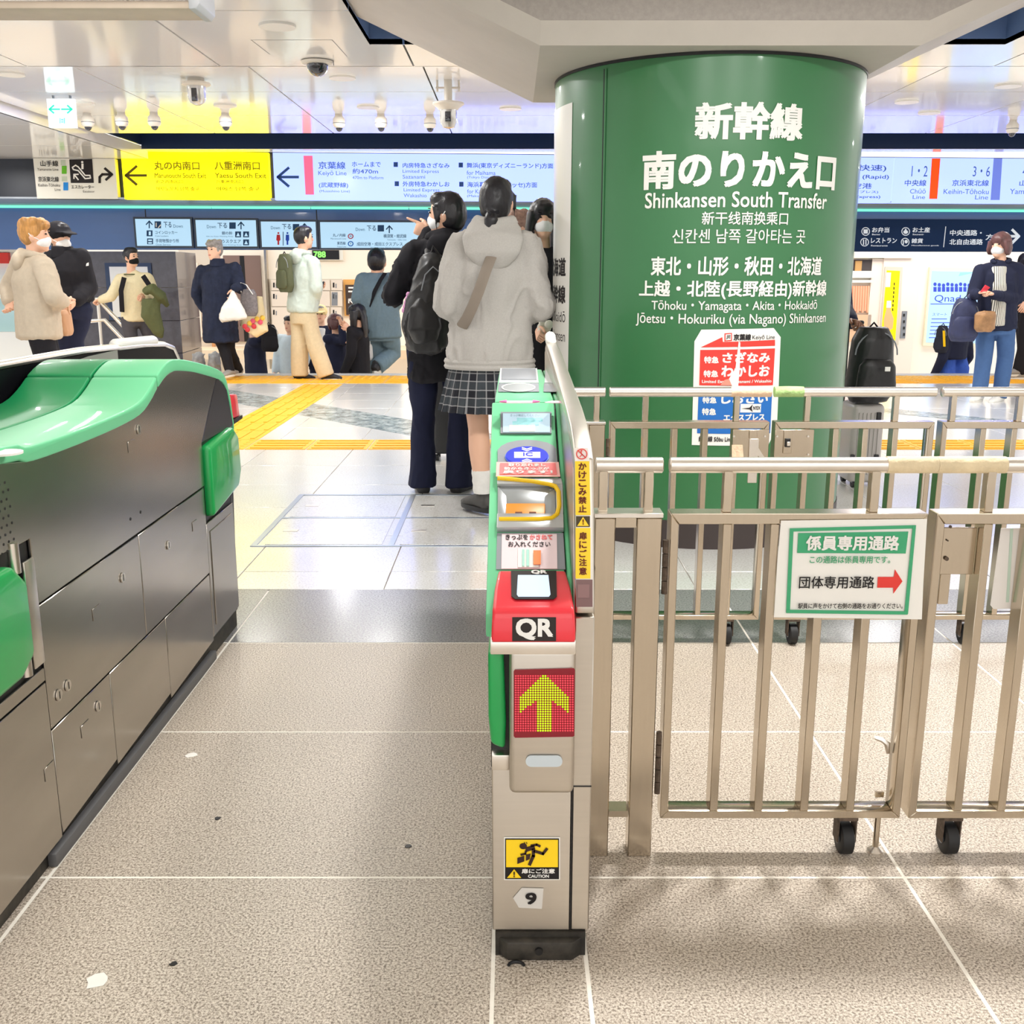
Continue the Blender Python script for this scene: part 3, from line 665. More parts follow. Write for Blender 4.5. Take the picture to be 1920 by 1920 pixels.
patch(S, [(1000, 1039), (1014, 1039), (1014, 1065), (1000, 1065)], ORG, tm, 'ticket_print', h=.0078)
# ticket slot housing: plate with a framed recess
mb = MB()
def quadS(mb, pts, h0, h1): mb.prism([S.at(*p, h0) for p in pts], S.n * (h1 - h0))
quadS(mb, [(932, 905), (1052, 905), (1055, 916), (932, 916)], 0, .012); quadS(mb, [(932, 972), (1056, 972), (1057, 999), (931, 999)], 0, .013); quadS(mb, [(1041, 916), (1055, 916), (1056, 972), (1043, 972)], 0, .012)
mb.build('slot_housing', SIL, tm, bevel=.002)
mb = MB(); quadS(mb, [(933, 916), (950, 935), (950, 972), (933, 972)], 0.001, .007); quadS(mb, [(1021, 935), (1041, 920), (1042, 972), (1022, 972)], .001, .007); quadS(mb, [(934, 916), (1040, 916), (1022, 948), (950, 948)], .0005, .004)
mb.build('slot_funnel', mat('funnel_grey', (160, 164, 166), .3, .4), tm, bevel=.002)
mb = MB(); quadS(mb, [(949, 951), (1022, 951), (1022, 977), (948, 977)], .001, .010); mb.build('slot_mouth', mat('slot_orange', (240, 150, 40), .4), tm, bevel=.002)
for x in (966, 992): patch(S, [(x, 969), (x + 13, 969), (x + 13, 971.5), (x, 971.5)], flat('slot_dark', (120, 62, 20)), tm, 'slot', h=.011)
yp = [(933, 907), (960, 909), (1000, 913), (1028, 917.5), (1041, 922), (1047, 932), (1048, 960), (1044, 975), (1034, 982), (1010, 984), (936, 984)]
MB().tube([S.at(*p, .013) for p in yp], .0045, 8).build('slot_rim', mat('rim_yellow', (252, 206, 10), .35), tm, smooth=True)
# red sticker above the slot
patch(S, [(931, 878), (1047, 878), (1050, 905), (930, 905)], mat('sticker_pink', (248, 190, 184), .45), tm, 'sticker', h=.014)
patch(S, [(938, 881), (1041, 881), (1044, 902), (937, 902)], PINK, tm, 'sticker_panel', h=.0155)
letter(S, '取り忘れまし', (953, 882.5, 1023, 888.5), WPR, tm, .03, h=.0175); letter(S, '前からきっぷが', (945, 889.5, 1030, 895), WPR, tm, .03, h=.0175); letter(S, '戻ります！', (943, 895.5, 1036, 901.5), WPR, tm, .04, h=.0175)
# card reader
ar = [(933, 878), (933, 846), (940, 838), (952, 832), (970, 828), (988, 826.5), (1006, 828), (1026, 832), (1038, 838), (1043, 844), (1046, 878)]
patch(S, ar, G1, tm, 'reader_panel', h=.001, t=.002)
BL = mat('reader_blue', (70, 82, 240), .5, emit=.42, spec=.15); LAV = flat('print_lavender', (222, 220, 255), emit=.3)
disc(S, (988, 860), 41.5, 18, mat('reader_rim', (110, 140, 235), .3), tm, 'reader_rim', h=.0035); disc(S, (988, 859.5), 39.5, 16.8, BL, tm, 'card_reader', h=.005, t=.003)
rect(S, (964, 854.5, 1013, 865.5), LAV, tm, 'reader_label', h=.0085); letter(S, 'IC', (981, 856.5, 999, 863), BL, tm, .01, h=.0105)
for y0_, sg in ((848, 1), (851, 1), (873.5, -1), (870.5, -1)): stroke(S, [(979, y0_ - 1.2 * sg), (988, y0_ + 1.8 * sg), (997, y0_ - 1.2 * sg)], 1.3, LAV, tm, 'chevron', h=.0095)
disc(S, (988, 875.5), 2.6, 1.4, flat('reader_lamp_white', (255, 255, 255), emit=2), tm, 'reader_lamp', h=.0095)
# display
rect(S, (938.5, 775, 1034, 815), GRY, tm, 'display_frame', h=.001, t=.003); rect(S, (943, 779, 1031, 814), flat('lcd_glow', (196, 220, 232), emit=.55), tm, 'display', h=.0045)
letter(S, 'きっぷ確認してください', (957, 781.5, 1012, 786), flat('lcd_ink', (120, 140, 150)), tm, 0, h=.007)
LC1 = flat('lcd_teal', (150, 204, 208), emit=.3); LC2 = flat('lcd_tan', (206, 198, 180), emit=.3)
for r_, m_ in (((969, 789, 1017, 795), LC1), ((961, 795.5, 1010, 802), LC1), ((955, 802.5, 1003, 814), LC2)): rect(S, r_, m_, tm, 'display_bar', h=.0065)
# far plateau: display, reader and pink arrows on both halves
S = Plane((0, 2.33, .9262), (1, 0, 0), (0, .87, -.018))
SC = mat('dark_display', (138, 144, 152), .25)
for dx, mx in ((0, 1012), (85, 1062)):
    q = lambda a: min(a + dx, mx)
    patch(S, [(q(936), 719), (q(938), 691.5), (q(1007), 691.5), (q(1010), 719)], mat('display_rim', (200, 204, 206), .4), tm, 'display_frame', h=.001)
    if dx == 0: patch(S, [(940, 714), (941, 693), (1004, 693), (1006, 714)], SC, tm, 'display', h=.0025)
    patch(S, [(q(934), 736), (q(935), 720), (q(1010), 720), (q(1011), 736)], SC, tm, 'reader_panel', h=.001)
    if dx == 0:
        ring(S, (972, 729), 32, 8, 3.2, WHT, tm, 'reader_rim', h=.003); disc(S, (972, 729), 28, 6.8, mat('reader_grey', (150, 156, 158), .3), tm, 'card_reader', h=.0028)
    patch(S, [(q(936), 756), (q(950), 753.2), (q(1000), 753.2), (q(1013), 756), (q(1000), 757), (q(950), 757)], flat('print_pale_pink', (250, 206, 222)), tm, 'arrow_band', h=.001)
    if dx == 0: patch(S, [(936, 755.8), (950, 753), (950, 757)], flat('print_magenta', (240, 110, 170)), tm, 'arrow_band', h=.003); patch(S, [(1013, 755.8), (999, 753), (999, 757)], flat('print_magenta', (240, 110, 170)), tm, 'arrow_band', h=.003)
# red reader hood at the front
S0 = at(1000, 1205, 1.578); z_b = S0.z; z_f = at(1000, 1146, 1.582).z; z_t = at(1000, 1068, 1.73).z
mb = MB()
ring_ = lambda x0_, x1_, y, z: [(x0_, y, z), (x1_, y, z)]
HX0, HX1 = -.0345, .1045
prof = [(1.576, z_b, 0), (1.579, (z_b + z_f) / 2, .001), (1.584, z_f - .006, .002), (1.592, z_f + .003, .003), (1.66, (z_f + .003 + z_t) / 2 + .002, .005), (1.725, z_t, .010), (1.745, z_t - .012, .012), (1.745, z_b, .012)]
n0 = len(mb.v)
mb.prism([(HX0, y, z) for y, z, i in prof], (HX1 - HX0, 0, 0))
k = len(prof)
mb.v = [(x + (prof[i % k][2] if i < k else -prof[i % k][2]), y, z) for i, (x, y, z) in enumerate(mb.v)]
mb.build('reader_hood', RED, tm, bevel=.006, segs=3)
S = Plane((0, 1.576, z_b), (1, 0, 0), (0, .008, z_f - .006 - z_b))
rect(S, (960.5, 1157, 1042.5, 1202), flat('label_black', (44, 36, 34)), tm, 'label', h=.001); letter(S, 'QR', (967, 1159, 1037, 1199.5), WPR, tm, .035, h=.003)
S = Plane((0, 1.592, z_f + .003), (1, 0, 0), (0, 1.725 - 1.592, z_t - z_f - .003))
patch(S, [(958, 1074), (1043, 1074), (1044, 1122), (1038, 1127), (966, 1127), (959, 1122)], flat('label_black', (44, 36, 34)), tm, 'reader_frame', h=.003)
patch(S, [(971, 1084), (1028, 1084), (1032, 1120), (1029, 1124), (972, 1124), (969, 1120)], flat('reader_glass', (205, 222, 250), emit=.7, rough=.1), tm, 'reader_window', h=.005)
letter(S, 'QR', (996, 1075, 1026, 1082.5), WPR, tm, .04, h=.006)
# steel head box with the arrow display
za, zb = at(1000, 1212, 1.58).z, at(1000, 1490, 1.58).z
MB().box(-.0045, .1045, 1.58, 1.64, zb, za - .006).build('head_box', STEEL_F, tm, bevel=.010, segs=3)
MB().box(HX0 - .001, .1045, 1.5785, 1.66, za - .014, z_b + .001).build('head_lip', STEEL_B, tm, bevel=.002)
MB().box(-.0345, -.0045, 1.60, 1.66, at(0, 1445, 1.6).z, at(0, 1416, 1.6).z).build('flap_bracket', STEEL_B, tm, bevel=.002)
MB().box(-.036, -.004, 1.622, 1.63, zb + .03, za - .016).build('flap_slot', DARK, tm)
zf0, zf1 = at(0, 1412, 1.59).z, at(0, 1227, 1.59).z
MB().prism([(-.036, 1.60, zf0 + .01), (-.040, 1.60, zf0 + .06), (-.040, 1.60, zf1), (-.014, 1.60, zf1), (-.010, 1.60, zf0 + .05), (-.012, 1.60, zf0)], (0, .2, 0)).build('flap_door', GRN_F, tm, bevel=.008, segs=3)
S = Plane((0, 1.5795, 0), (1, 0, 0), (0, 0, 1))
patch(S, [(965, 1255), (1076, 1252), (1078, 1255), (1077, 1378), (1074, 1380), (966, 1382), (963, 1379), (963, 1258)], mat('led_glass', (118, 10, 28), .25, emit=.2), tm, 'arrow_display', h=.001, t=.002)
def led(pts, m, name):
    mb = MB()
    for px, py in pts:
        c = S.at(px, py, .0035); mb.lathe((0, 0, 0), [(.00165, 0), (.0008, .0008)], 6); mb.v[-12:] = [tuple(c + Vector((x, -z, y))) for x, y, z in mb.v[-12:]]
    o = mb.build(name, m, tm); o['kind'] = 'stuff'
on, off = [], []
for i in range(24):
    for j in range(24):
        px, py = 967 + 4.63 * i, 1266 + 4.45 * j; dx = abs(px - 1020.5)
        hit = (py >= 1264 + dx * .94 - 2 and py <= (1309 if dx < 15 else 1312 + (dx - 15) * .73) and dx < 47) or (dx < 14.5 and py > 1300)
        (on if hit else off).append((px, py))
led(on, flat('led_lime', (186, 250, 24), emit=.95), 'lit_led'); led(off, flat('led_red', (226, 70, 84), emit=.3), 'dim_led')  # off dots are given a faint red glow too
ov = [(988 + 17 * 0, 0)]
q = [(1020 + sx * 24 + 10.5 * math.cos(w), 1426 + 10.5 * math.sin(w)) for sx, ws in ((1, range(-90, 91, 20)), (-1, range(90, 271, 20))) for w in map(R, ws)]
patch(S, q, mat('sensor_glass', (196, 206, 212), .15), tm, 'sensor_window', h=.001, t=.002)
# caution sticker and number on the lower front
S = Plane((0, 1.6245, 0), (1, 0, 0), (0, 0, 1))
rect(S, (945, 1569, 1050, 1649), PAPER, tm, 'sticker', h=.0005); rect(S, (947, 1571, 1048, 1647), BLK, tm, 'sticker', h=.0012); rect(S, (949, 1573, 1046, 1624), YS, tm, 'sticker', h=.0022)
IK = flat('sticker_ink', (58, 36, 30))
disc(S, (981, 1584), 7, 5.5, IK, tm, 'caution_figure', h=.004, n=16)
for pts, w in (([(988, 1590), (1000, 1586)], 8), ([(996, 1583), (1006, 1581), (1012, 1584)], 4), ([(986, 1593), (985, 1598), (977, 1600)], 3.6), ([(1000, 1590), (1000, 1602), (993, 1618)], 6), ([(1002, 1593), (1018, 1598), (1025, 1589)], 5), ([(983, 1577), (984, 1579)], 1.4), ([(987, 1577), (988, 1579)], 1.4)):
    stroke(S, pts, w, IK, tm, 'caution_figure', h=.0042)
patch(S, [(970, 1606), (983, 1602), (983, 1612), (970, 1617)], IK, tm, 'caution_figure', h=.004); patch(S, [(986, 1600), (995, 1598), (993, 1608), (986, 1611)], IK, tm, 'caution_figure', h=.004)
patch(S, [(964, 1627.5), (977, 1643.5), (951, 1643.5)], YS, tm, 'warning_mark', h=.0032); letter(S, '!', (962.6, 1631, 965.6, 1642), IK, tm, .06, h=.005)
letter(S, '扉にご注意', (978, 1626.5, 1040, 1635.5), WPR, tm, .03, h=.0035); letter(S, 'CAUTION', (990, 1637.5, 1029, 1643.5), WPR, tm, .03, h=.0035)
patch(S, [(978, 1664), (1019, 1665), (1016, 1703), (973, 1701), (962, 1683)], mat('grey_label', (208, 204, 198), .6), tm, 'number_label', h=.0005); letter(S, '9', (985, 1672, 1006, 1694), BLK, tm, .03, h=.003)
# ------------------------------------------------------------------ wide ticket machine on the left
XS = -.95
lm = thing('ticket_machine', 'wide steel sided ticket gate machine with wavy green top along the left', 'ticket gate', (-1.13, 2.6, 0))
EDGE = [(1.2, .87), (1.871, .856), (1.974, .841), (2.061, .837), (2.227, .836), (2.437, .839), (2.601, .849), (2.686, .873), (2.747, .901), (2.817, .925), (2.897, .934), (3.066, .915), (3.328, .867), (3.413, .823), (3.464, .70)]
def yz(poly, x=XS, t=.006, name='side_panel', m=None, par=lm, bv=.0015): return MB().prism([(x, y, z) for y, z in poly], (-t, 0, 0)).build(name, m or STEEL_P, par, bevel=bv, segs=1)
MB().prism([(XS - .007, y, z - .004) for y, z in EDGE] + [(XS - .007, 3.40, .06), (XS - .007, 1.2, .06)], (-.36, 0, 0)).build('inner_body', DARK, lm)
MB().box(-1.31, -.962, 1.2, 3.40, 0, .06).build('plinth', MATS['dirty_black'], lm)
MB().box(-.962, -.942, 1.9, 3.08, .0, .03).build('kick_strip', mat('kick_grey', (92, 92, 94), .5), lm, bevel=.004)
g = .0018
yz([(1.2, .69), (1.2, .866)] + EDGE[1:-3] + [(3.30, .872), (3.10, .694), (3.10, .56), (1.953, .553), (1.953, .69)])
yz([(3.104, .694), (3.303, .87), EDGE[-3], EDGE[-2], EDGE[-1], (3.46, .694)], m=mat('dark_steel', (92, 92, 104), .3, 1.), name='end_panel')
yz([(1.957, .283), (1.957, .549), (2.519, .551), (2.519, .283)]); yz([(2.523, .283), (2.523, .551), (3.09, .556), (3.09, .283)])
for a, b in ((1.957, 2.265), (2.269, 2.663), (2.667, 3.085)): yz([(a, .045), (a, .279), (b, .279), (b, .06)])
yz([(1.2, .035), (1.2, .388), (1.953, .388), (1.953, .04)]); yz([(1.2, .392), (1.2, .42), (1.953, .42), (1.953, .392)])
yz([(3.09, .07), (3.09, .44), (3.40, .44), (3.40, .07)]); yz([(3.12, .10), (3.12, .41), (3.37, .41), (3.37, .10)], x=XS + .0025, t=.003, name='end_door')
MB().box(-1.31, XS - .007, 3.395, 3.40, .06, .69).build('end_plate', STEEL_P, lm)
MB().box(-1.1, -.955, 3.40, 3.46, .66, .70).build('end_lip', STEEL_B, lm)
MB().prism([(-.955, 3.468, .715), (-.955, 3.468, .80), (-.955, 3.56, .79), (-.955, 3.58, .71)], (-.14, 0, 0)).build('reader_hood', RED, lm, bevel=.006)
MB().prism([(-.952, 3.462, .695), (-.952, 3.60, .70), (-.952, 3.60, .712), (-.952, 3.462, .712)], (-.15, 0, 0)).build('hood_lip', DARK, lm)
# flaps
MB().prism([(-.975, 3.12, .455), (-.975, 3.12, .68), (-.975, 3.40, .70), (-.975, 3.46, .66), (-.975, 3.47, .54), (-.975, 3.43, .49)], (.045, 0, 0)).build('flap_door', GRN_F, lm, bevel=.014, segs=3)
MB().prism([(-.975, 1.2, .43), (-.975, 1.2, .68), (-.975, 1.85, .665), (-.975, 1.90, .62), (-.975, 1.90, .47), (-.975, 1.84, .44)], (.04, 0, 0)).build('flap_door', GRN_F, lm, bevel=.014, segs=3)
MB().box(-.949, -.943, 1.905, 1.948, .435, .655).build('flap_frame', STEEL_B, lm, bevel=.002)
for z in (.64, .43): MB().tube([(-.953, 1.885, z), (-.953, 1.885, z + .06)], .012, 12).build('flap_hinge', STEEL_B, lm, smooth=True)
# locks and small plates on the side
S = Plane((XS + .0005, 0, 0), (0, 1, 0), (0, 0, 1))
for px, py, r in ((259, 805, 6), (315, 1022, 5), (229, 1083, 6), (126, 1285, 7), (109, 1303, 6), (183, 1324, 6)):
    y, z = S.uv(px, py); MB().tube([(XS + .001, y, z), (XS + .004, y, z)], .0125, 16).build('lock', STEEL_B, lm); MB().box(XS + .004, XS + .0045, y - .0015, y + .0015, z - .008, z + .008).build('key_slot', DARK, lm)
for c_ in ((246, 836, 12, 13), (365, 985, 6, 9), (181, 1148, 9, 12), (160, 1366, 14, 17), (93, 1445, 8, 18)):
    y, z = S.uv(c_[0], c_[1]); MB().box(XS + .0002, XS + .0016, y - .022, y + .022, z - .014, z + .014).build('name_plate', STEEL_P, lm, bevel=.0005, segs=1)
mb = MB()
for i in range(5):
    for j in range(9):
        y, z = 1.80 + .02 * i + (j % 2) * .01, .60 + .0 + .016 * j + .09; mb.tube([(XS + .0002, y, z), (XS + .0006, y, z)], .0028, 8)
o = mb.build('speaker_holes', DARK, lm); o['kind'] = 'stuff'
for px, py in ((264, 960), (245, 973)): y, z = S.uv(px, py); MB().tube([(XS, y, z), (XS + .001, y, z)], .004, 10).build('screw_hole', DARK, lm)
# wavy green top in two lengthwise halves
TP = [(y, z + .03) for y, z in EDGE]
def wave(x0_, x1_, pts, name, m):
    mb = MB(); k_ = len(pts); mb.prism([(x0_, y, z) for y, z in pts] + [(x0_, y, z - .034) for y, z in pts[::-1]], (x1_ - x0_, 0, 0)); return mb.build(name, m, lm, bevel=.006, segs=3)
fine = []
for i in range(len(TP) - 1):
    for k_ in range(3):
        w_ = k_ / 3; p = [Vector(TP[max(0, min(len(TP) - 1, i + d_))]) for d_ in (-1, 0, 1, 2)]
        q_ = .5 * ((2 * p[1]) + (p[2] - p[0]) * w_ + (2 * p[0] - 5 * p[1] + 4 * p[2] - p[3]) * w_ ** 2 + (3 * p[1] - p[0] - 3 * p[2] + p[3]) * w_ ** 3); fine.append((q_.x, q_.y))
near = [p for p in fine if p[0] < 2.765]; far = [(y, z) for y, z in fine if 2.765 < y < 3.41] + [(3.42, .85), (3.452, .79), (3.475, .70)]
for x0_, x1_ in ((-.949, -1.122), (-1.127, -1.30)):
    wave(x0_, x1_, near, 'top_cover', GRN if x0_ > -1 else GRN_D); wave(x0_, x1_, [(near[-1][0] + .006, near[-1][1] + .003)] + far, 'top_cover', GRN if x0_ > -1 else GRN_D)
c_ = atz(8, 846, .88); MB().lathe((c_.x, c_.y, .875), [(.022, 0), (.032, 0), (.032, .004), (.022, .004)], 24).build('reader_rim', WHT, lm)
# arched guard beyond the green top
GF = [(1.2, .93), (1.9, .95), (2.67, .965), (3.2, .965), (3.7, .95), (3.95, .935), (4.05, .915), (4.10, .87), (4.13, .80)]
SMK = mat('smoked_panel', (14, 14, 18), .4, spec=.06)
MB().prism([(-1.325, y, z - .01) for y, z in GF] + [(-1.325, 4.13, .1), (-1.325, 1.2, .1)], (-.03, 0, 0)).build('guard_panel', SMK, lm)
MB().tube([(-1.34, y, z) for y, z in GF], [(.022, .012)] * len(GF), 12, up=(1, 0, 0)).build('guard_rim', STEEL_B, lm, smooth=True)
S = Plane((-1.3245, 0, 0), (0, 1, 0), (0, 0, 1)); patch(S, [(120, 684), (165, 668), (219, 656), (222, 690), (160, 690)], mat('guard_grey', (150, 148, 142), .5), lm, 'guard_reflection', h=.001)  # grey reflection in the smoked guard, laid on as a patch
MB().cap((-1.34, 3.5, .962), (-1.34, 3.86, .952), .022, .022, 16, up=(0, 0, 1)).build('sensor_cap', WHT, lm, smooth=True)
# ------------------------------------------------------------------ hanging signs over the stair edge
TH = .07; UD = Vector((math.cos(TH), math.sin(TH), 0)); ND = Vector((math.sin(TH), -math.cos(TH), 0))
def farplane(off): return Plane((-3.87, 12.6 + off, 0), UD, (0, 0, 1))
S1, S2 = farplane(0), farplane(1.3)
def slabp(S, r, back, m, name, par, bevel=0., z=None):      # box standing on plane S, r in photo pixels, pushed back
    u0, v1 = S.uv(r[0], r[1]); u1, v0 = S.uv(r[2], r[3])
    if z: v0, v1 = z[0] if z[0] is not None else v0, z[1] if z[1] is not None else v1
    return MB().prism([S.xyz(u0, v0), S.xyz(u1, v0), S.xyz(u1, v1), S.xyz(u0, v1)], -S.n * back).build(name, m, par, bevel=bevel)
LITB = flat('lit_sign_blue', (130, 147, 255), emit=1.62, rough=.25); LITY = flat('lit_sign_yellow', (255, 236, 0), emit=1.6, rough=.3)
UNL = mat('sign_cream', (226, 224, 214), .35); IKB = flat('sign_ink_blue', (84, 116, 190), emit=.12); IKY = flat('sign_ink_olive', (150, 138, 6), emit=.12); IKA = flat('sign_arrow_blue', (48, 82, 140)); IKO = flat('sign_arrow_olive', (96, 82, 10))
FRM = mat('sign_frame', (60, 70, 84), .4, .4)
zb = S1.uv(370, 374)[1]
s1 = thing('hanging_sign', 'unlit cream hanging sign with black escalator pictogram left of the yellow sign', 'sign', tuple(S1.at(140, 371)))
slabp(S1, (62, 297, 221, 371), .12, UNL, 'sign_box', s1, z=(zb, 2.497))
s2 = thing('hanging_sign', 'bright yellow lit hanging sign with arrow pointing left', 'sign', tuple(S1.at(365, 373)))
slabp(S1, (226, 280, 507, 374), .12, LITY, 'sign_box', s2, z=(zb, 2.578))
s3 = thing('hanging_sign', 'long pale blue lit hanging sign with a pink line bar running behind the column', 'sign', tuple(S1.at(900, 376)))
slabp(S1, (511, 280, 1670, 374), .12, LITB, 'sign_box', s3, z=(zb, 2.578))
s4 = thing('hanging_sign', 'pale blue lit hanging sign with orange and blue line bars at the right', 'sign', tuple(S1.at(1800, 383)))
slabp(S1, (1679, 280, 2100, 384), .12, LITB, 'sign_box', s4, z=(zb, 2.578))
def arrow_l(S, x, y, s, m, par):
    stroke(S, [(x, y), (x + 38 * s, y)], 5 * s, m, par); stroke(S, [(x + 20 * s, y - 17 * s), (x, y), (x + 20 * s, y + 17 * s)], 5 * s, m, par)
def arrow_u(S, x, y, s, m, par):
    stroke(S, [(x, y - 8 * s), (x, y + 8 * s)], 2.6 * s, m, par); stroke(S, [(x - 7 * s, y), (x, y - 8 * s), (x + 7 * s, y)], 2.6 * s, m, par)
T = lambda S, body, r, m, par, b=.012: letter(S, body, r, m, par, b, h=.006)
T(S1, '山手線', (76, 301, 110, 312), BLK, s1); T(S1, 'Yamanote Line', (70, 315, 110, 320), BLK, s1, 0); T(S1, '京浜東北線', (72, 331, 111, 341), BLK, s1); T(S1, 'Keihin-Tōhoku', (72, 344, 113, 350), BLK, s1, 0); T(S1, 'Line', (103, 353, 114, 358), BLK, s1, 0)
rect(S1, (116, 311, 125, 326), flat('line_green', (100, 180, 40)), s1, h=.003); rect(S1, (119, 342, 128, 357), flat('line_blue', (30, 130, 210)), s1, h=.003); rect(S1, (114, 300, 123, 310), flat('line_mark_grey', (190, 200, 180)), s1, h=.003); rect(S1, (116, 331, 126, 340), flat('line_mark_grey', (190, 200, 180)), s1, h=.003)
patch(S1, [(130, 299), (173, 298), (176, 343), (133, 343)], BLK, s1, 'pictogram', h=.003)
stroke(S1, [(136, 314), (142, 310), (147, 313), (160, 329), (169, 329), (170, 334), (160, 335), (147, 320), (138, 318), (136, 314)], 2.4, WPR, s1, 'pictogram', h=.006); stroke(S1, [(155, 308), (155, 316)], 4, WPR, s1, 'pictogram', h=.006); disc(S1, (154.5, 304), 2.2, 2, WPR, s1, 'pictogram', h=.006)
stroke(S1, [(147, 337), (140, 328)], 2.4, WPR, s1, 'pictogram', h=.006); stroke(S1, [(139, 335), (139, 327), (147, 327)], 2.4, WPR, s1, 'pictogram', h=.006)
T(S1, 'エスカレーター', (134, 347, 177, 354), BLK, s1); T(S1, 'Escalator', (156, 357, 178, 361), BLK, s1, 0)
stroke(S1, [(187, 342), (187, 332), (192, 327), (208, 327)], 4.6, BLK, s1); stroke(S1, [(197, 316), (210, 327), (199, 337)], 4.6, BLK, s1)
arrow_l(S1, 236, 329, 1, IKO, s2)
for x, a, b, c_, d_ in ((289, '丸の内南口', 'Marunouchi South Exit', '丸之内南出口', '마루노우치 남쪽 출구'), (402, '八重洲南口', 'Yaesu South Exit', '八重洲南出口', '야에스 남쪽 출구')):
    T(S1, a, (x, 302, x + 86, 319), IKY, s2, .03); T(S1, b, (x + 1, 324, x + 98, 334), IKY, s2, .02); T(S1, c_, (x + 3, 337, x + 54, 344), IKY, s2, .02); T(S1, d_, (x + 4, 350, x + 85, 358), IKY, s2, .02)
arrow_l(S1, 521, 332, 1, IKA, s3)
slab_r = lambda q, m, par: patch(S1, q, m, par, 'line_bar', h=.003)
slab_r([(569, 292), (586, 292), (589, 365), (573, 365)], flat('line_pink', (255, 110, 146), emit=.55), s3)
for body, r, b in (('京葉線', (597, 303, 648, 317), .012), ('Keiyō Line', (597, 320, 650, 331), 0), ('(武蔵野線)', (598, 342, 653, 353), .012), ('(Musashino Line)', (599, 356, 656, 362), 0), ('ホームまで', (660, 303, 714, 313), .012), ('約470m', (661, 316, 709, 326), .01), ('470m to Platform', (661, 330, 719, 336), 0),
        ('内房特急さざなみ', (755, 305, 843, 315), .015), ('Limited Express', (755, 318, 823, 326), 0), ('Sazanami', (755, 328, 797, 335), 0), ('外房特急わかしお', (755, 340, 843, 350), .015), ('Limited Express', (757, 353, 824, 361), 0), ('Wakashio', (757, 363, 800, 370), 0),
        ('舞浜(東京ディズニーランド)方面', (875, 305, 1037, 317), .015), ('for Maihama', (875, 320, 929, 328), 0), ('(Tokyo Disneyland)', (876, 330, 940, 336), 0), ('海浜幕張(幕張メッセ)方面', (876, 341, 1007, 353), .015), ('for Kaihimmakuhari', (876, 355, 955, 363), 0), ('(Makuhari Messe)', (876, 365, 940, 371), 0)):
    T(S1, body, r, IKB, s3, b)
for x, y in ((738, 304), (740, 340), (860, 305), (861, 341)): rect(S1, (x, y, x + 8, y + 9), IKA, s3, h=.003)
for body, r in (('総武線(快速)', (1530, 308, 1661, 322)), ('Sōbu Line (Rapid)', (1540, 327, 1666, 337)), ('成田空港', (1560, 343, 1634, 354)), ('(エクスプレス)', (1575, 357, 1646, 363)), ('(Narita Express)', (1560, 366, 1650, 373))): T(S1, body, r, IKB, s3, .012)
slab_r([(1747, 297), (1763, 297), (1757, 373), (1742, 373)], flat('line_orange', (255, 84, 20), emit=.55), s4); slab_r([(1863, 297), (1879, 297), (1874, 375), (1857, 375)], flat('line_periwinkle', (120, 140, 235), emit=.5), s4)
for body, r, b in (('1・2', (1709, 311, 1738, 331), 0), ('中央線', (1696, 337, 1736, 349), .012), ('Chūō', (1706, 354, 1735, 363), 0), ('Line', (1711, 366, 1734, 373), 0), ('3・6', (1824, 312, 1855, 331), 0), ('京浜東北線', (1785, 337, 1853, 349), .012), ('Keihin-Tōhoku', (1769, 354, 1853, 364), 0), ('Line', (1828, 366, 1852, 374), 0), ('4・5', (1917, 312, 1950, 331), 0), ('山手線', (1911, 338, 1955, 349), .012), ('Yamanote', (1893, 354, 1955, 364), 0)):
    T(S1, body, r, IKB, s4, b)
# small hanging exit pictogram sign, cameras
SE = Plane((0, 8.7, 0), (1, 0, 0), (0, 0, 1))
ex = thing('exit_sign', 'small square pale lit sign with two green arrows hanging at the upper left', 'sign', tuple(SE.at(115, 182)))
LITE = flat('lit_sign_ice', (222, 242, 252), emit=.85)
patch(SE, [(87, 185), (138, 185), (142, 239), (92, 239)], LITE, ex, 'sign_box', h=-.04, t=.04)
TEAL = flat('sign_teal', (60, 214, 190), emit=.3)
for a, b, sg in ((93, 112, 1), (135, 116, -1)): stroke(SE, [(a, 205), (b, 205)], 3, TEAL, ex); stroke(SE, [(a + 8 * sg, 198), (a, 205), (a + 8 * sg, 212)], 3, TEAL, ex)
SKY = flat('sign_sky', (110, 196, 226), emit=.3)
stroke(SE, [(113, 222), (113, 231)], 1.8, SKY, ex, 'pictogram'); stroke(SE, [(121, 222), (121, 231)], 2.2, SKY, ex, 'pictogram'); rect(SE, (115, 223, 119, 226), SKY, ex, 'pictogram', h=.003); rect(SE, (115, 227.5, 119, 230), SKY, ex, 'pictogram', h=.003)
for x in (98, 130): p = SE.at(x, 184); MB().box(p.x - .006, p.x + .006, 8.71, 8.73, p.z, 2.59).build('hanger', GRY, ex)
CAM = mat('camera_white', (226, 220, 210), .35); LENS = mat('smoked_dome', (30, 32, 44), .08, coat=1.)
def camera(px, py, label, grp='white dome cameras'):
    p = atz(px, py, 2.58); t = thing('security_camera', label, 'camera', p, group=grp)
    MB().lathe(p, [(.034, 0), (.036, -.02), (.054, -.04), (.056, -.085), (.05, -.105), (.03, -.118)], 18).build('housing', CAM, t, smooth=True)
    MB().ball((p.x, p.y, 2.58 - .115), .032, .032, .034).build('dome', LENS, t, smooth=True)
    MB().lathe((p.x, p.y, 2.58 - .078), [(.0565, -.003), (.0572, 0), (.0565, .003)], 18).build('trim_ring', GRY, t)
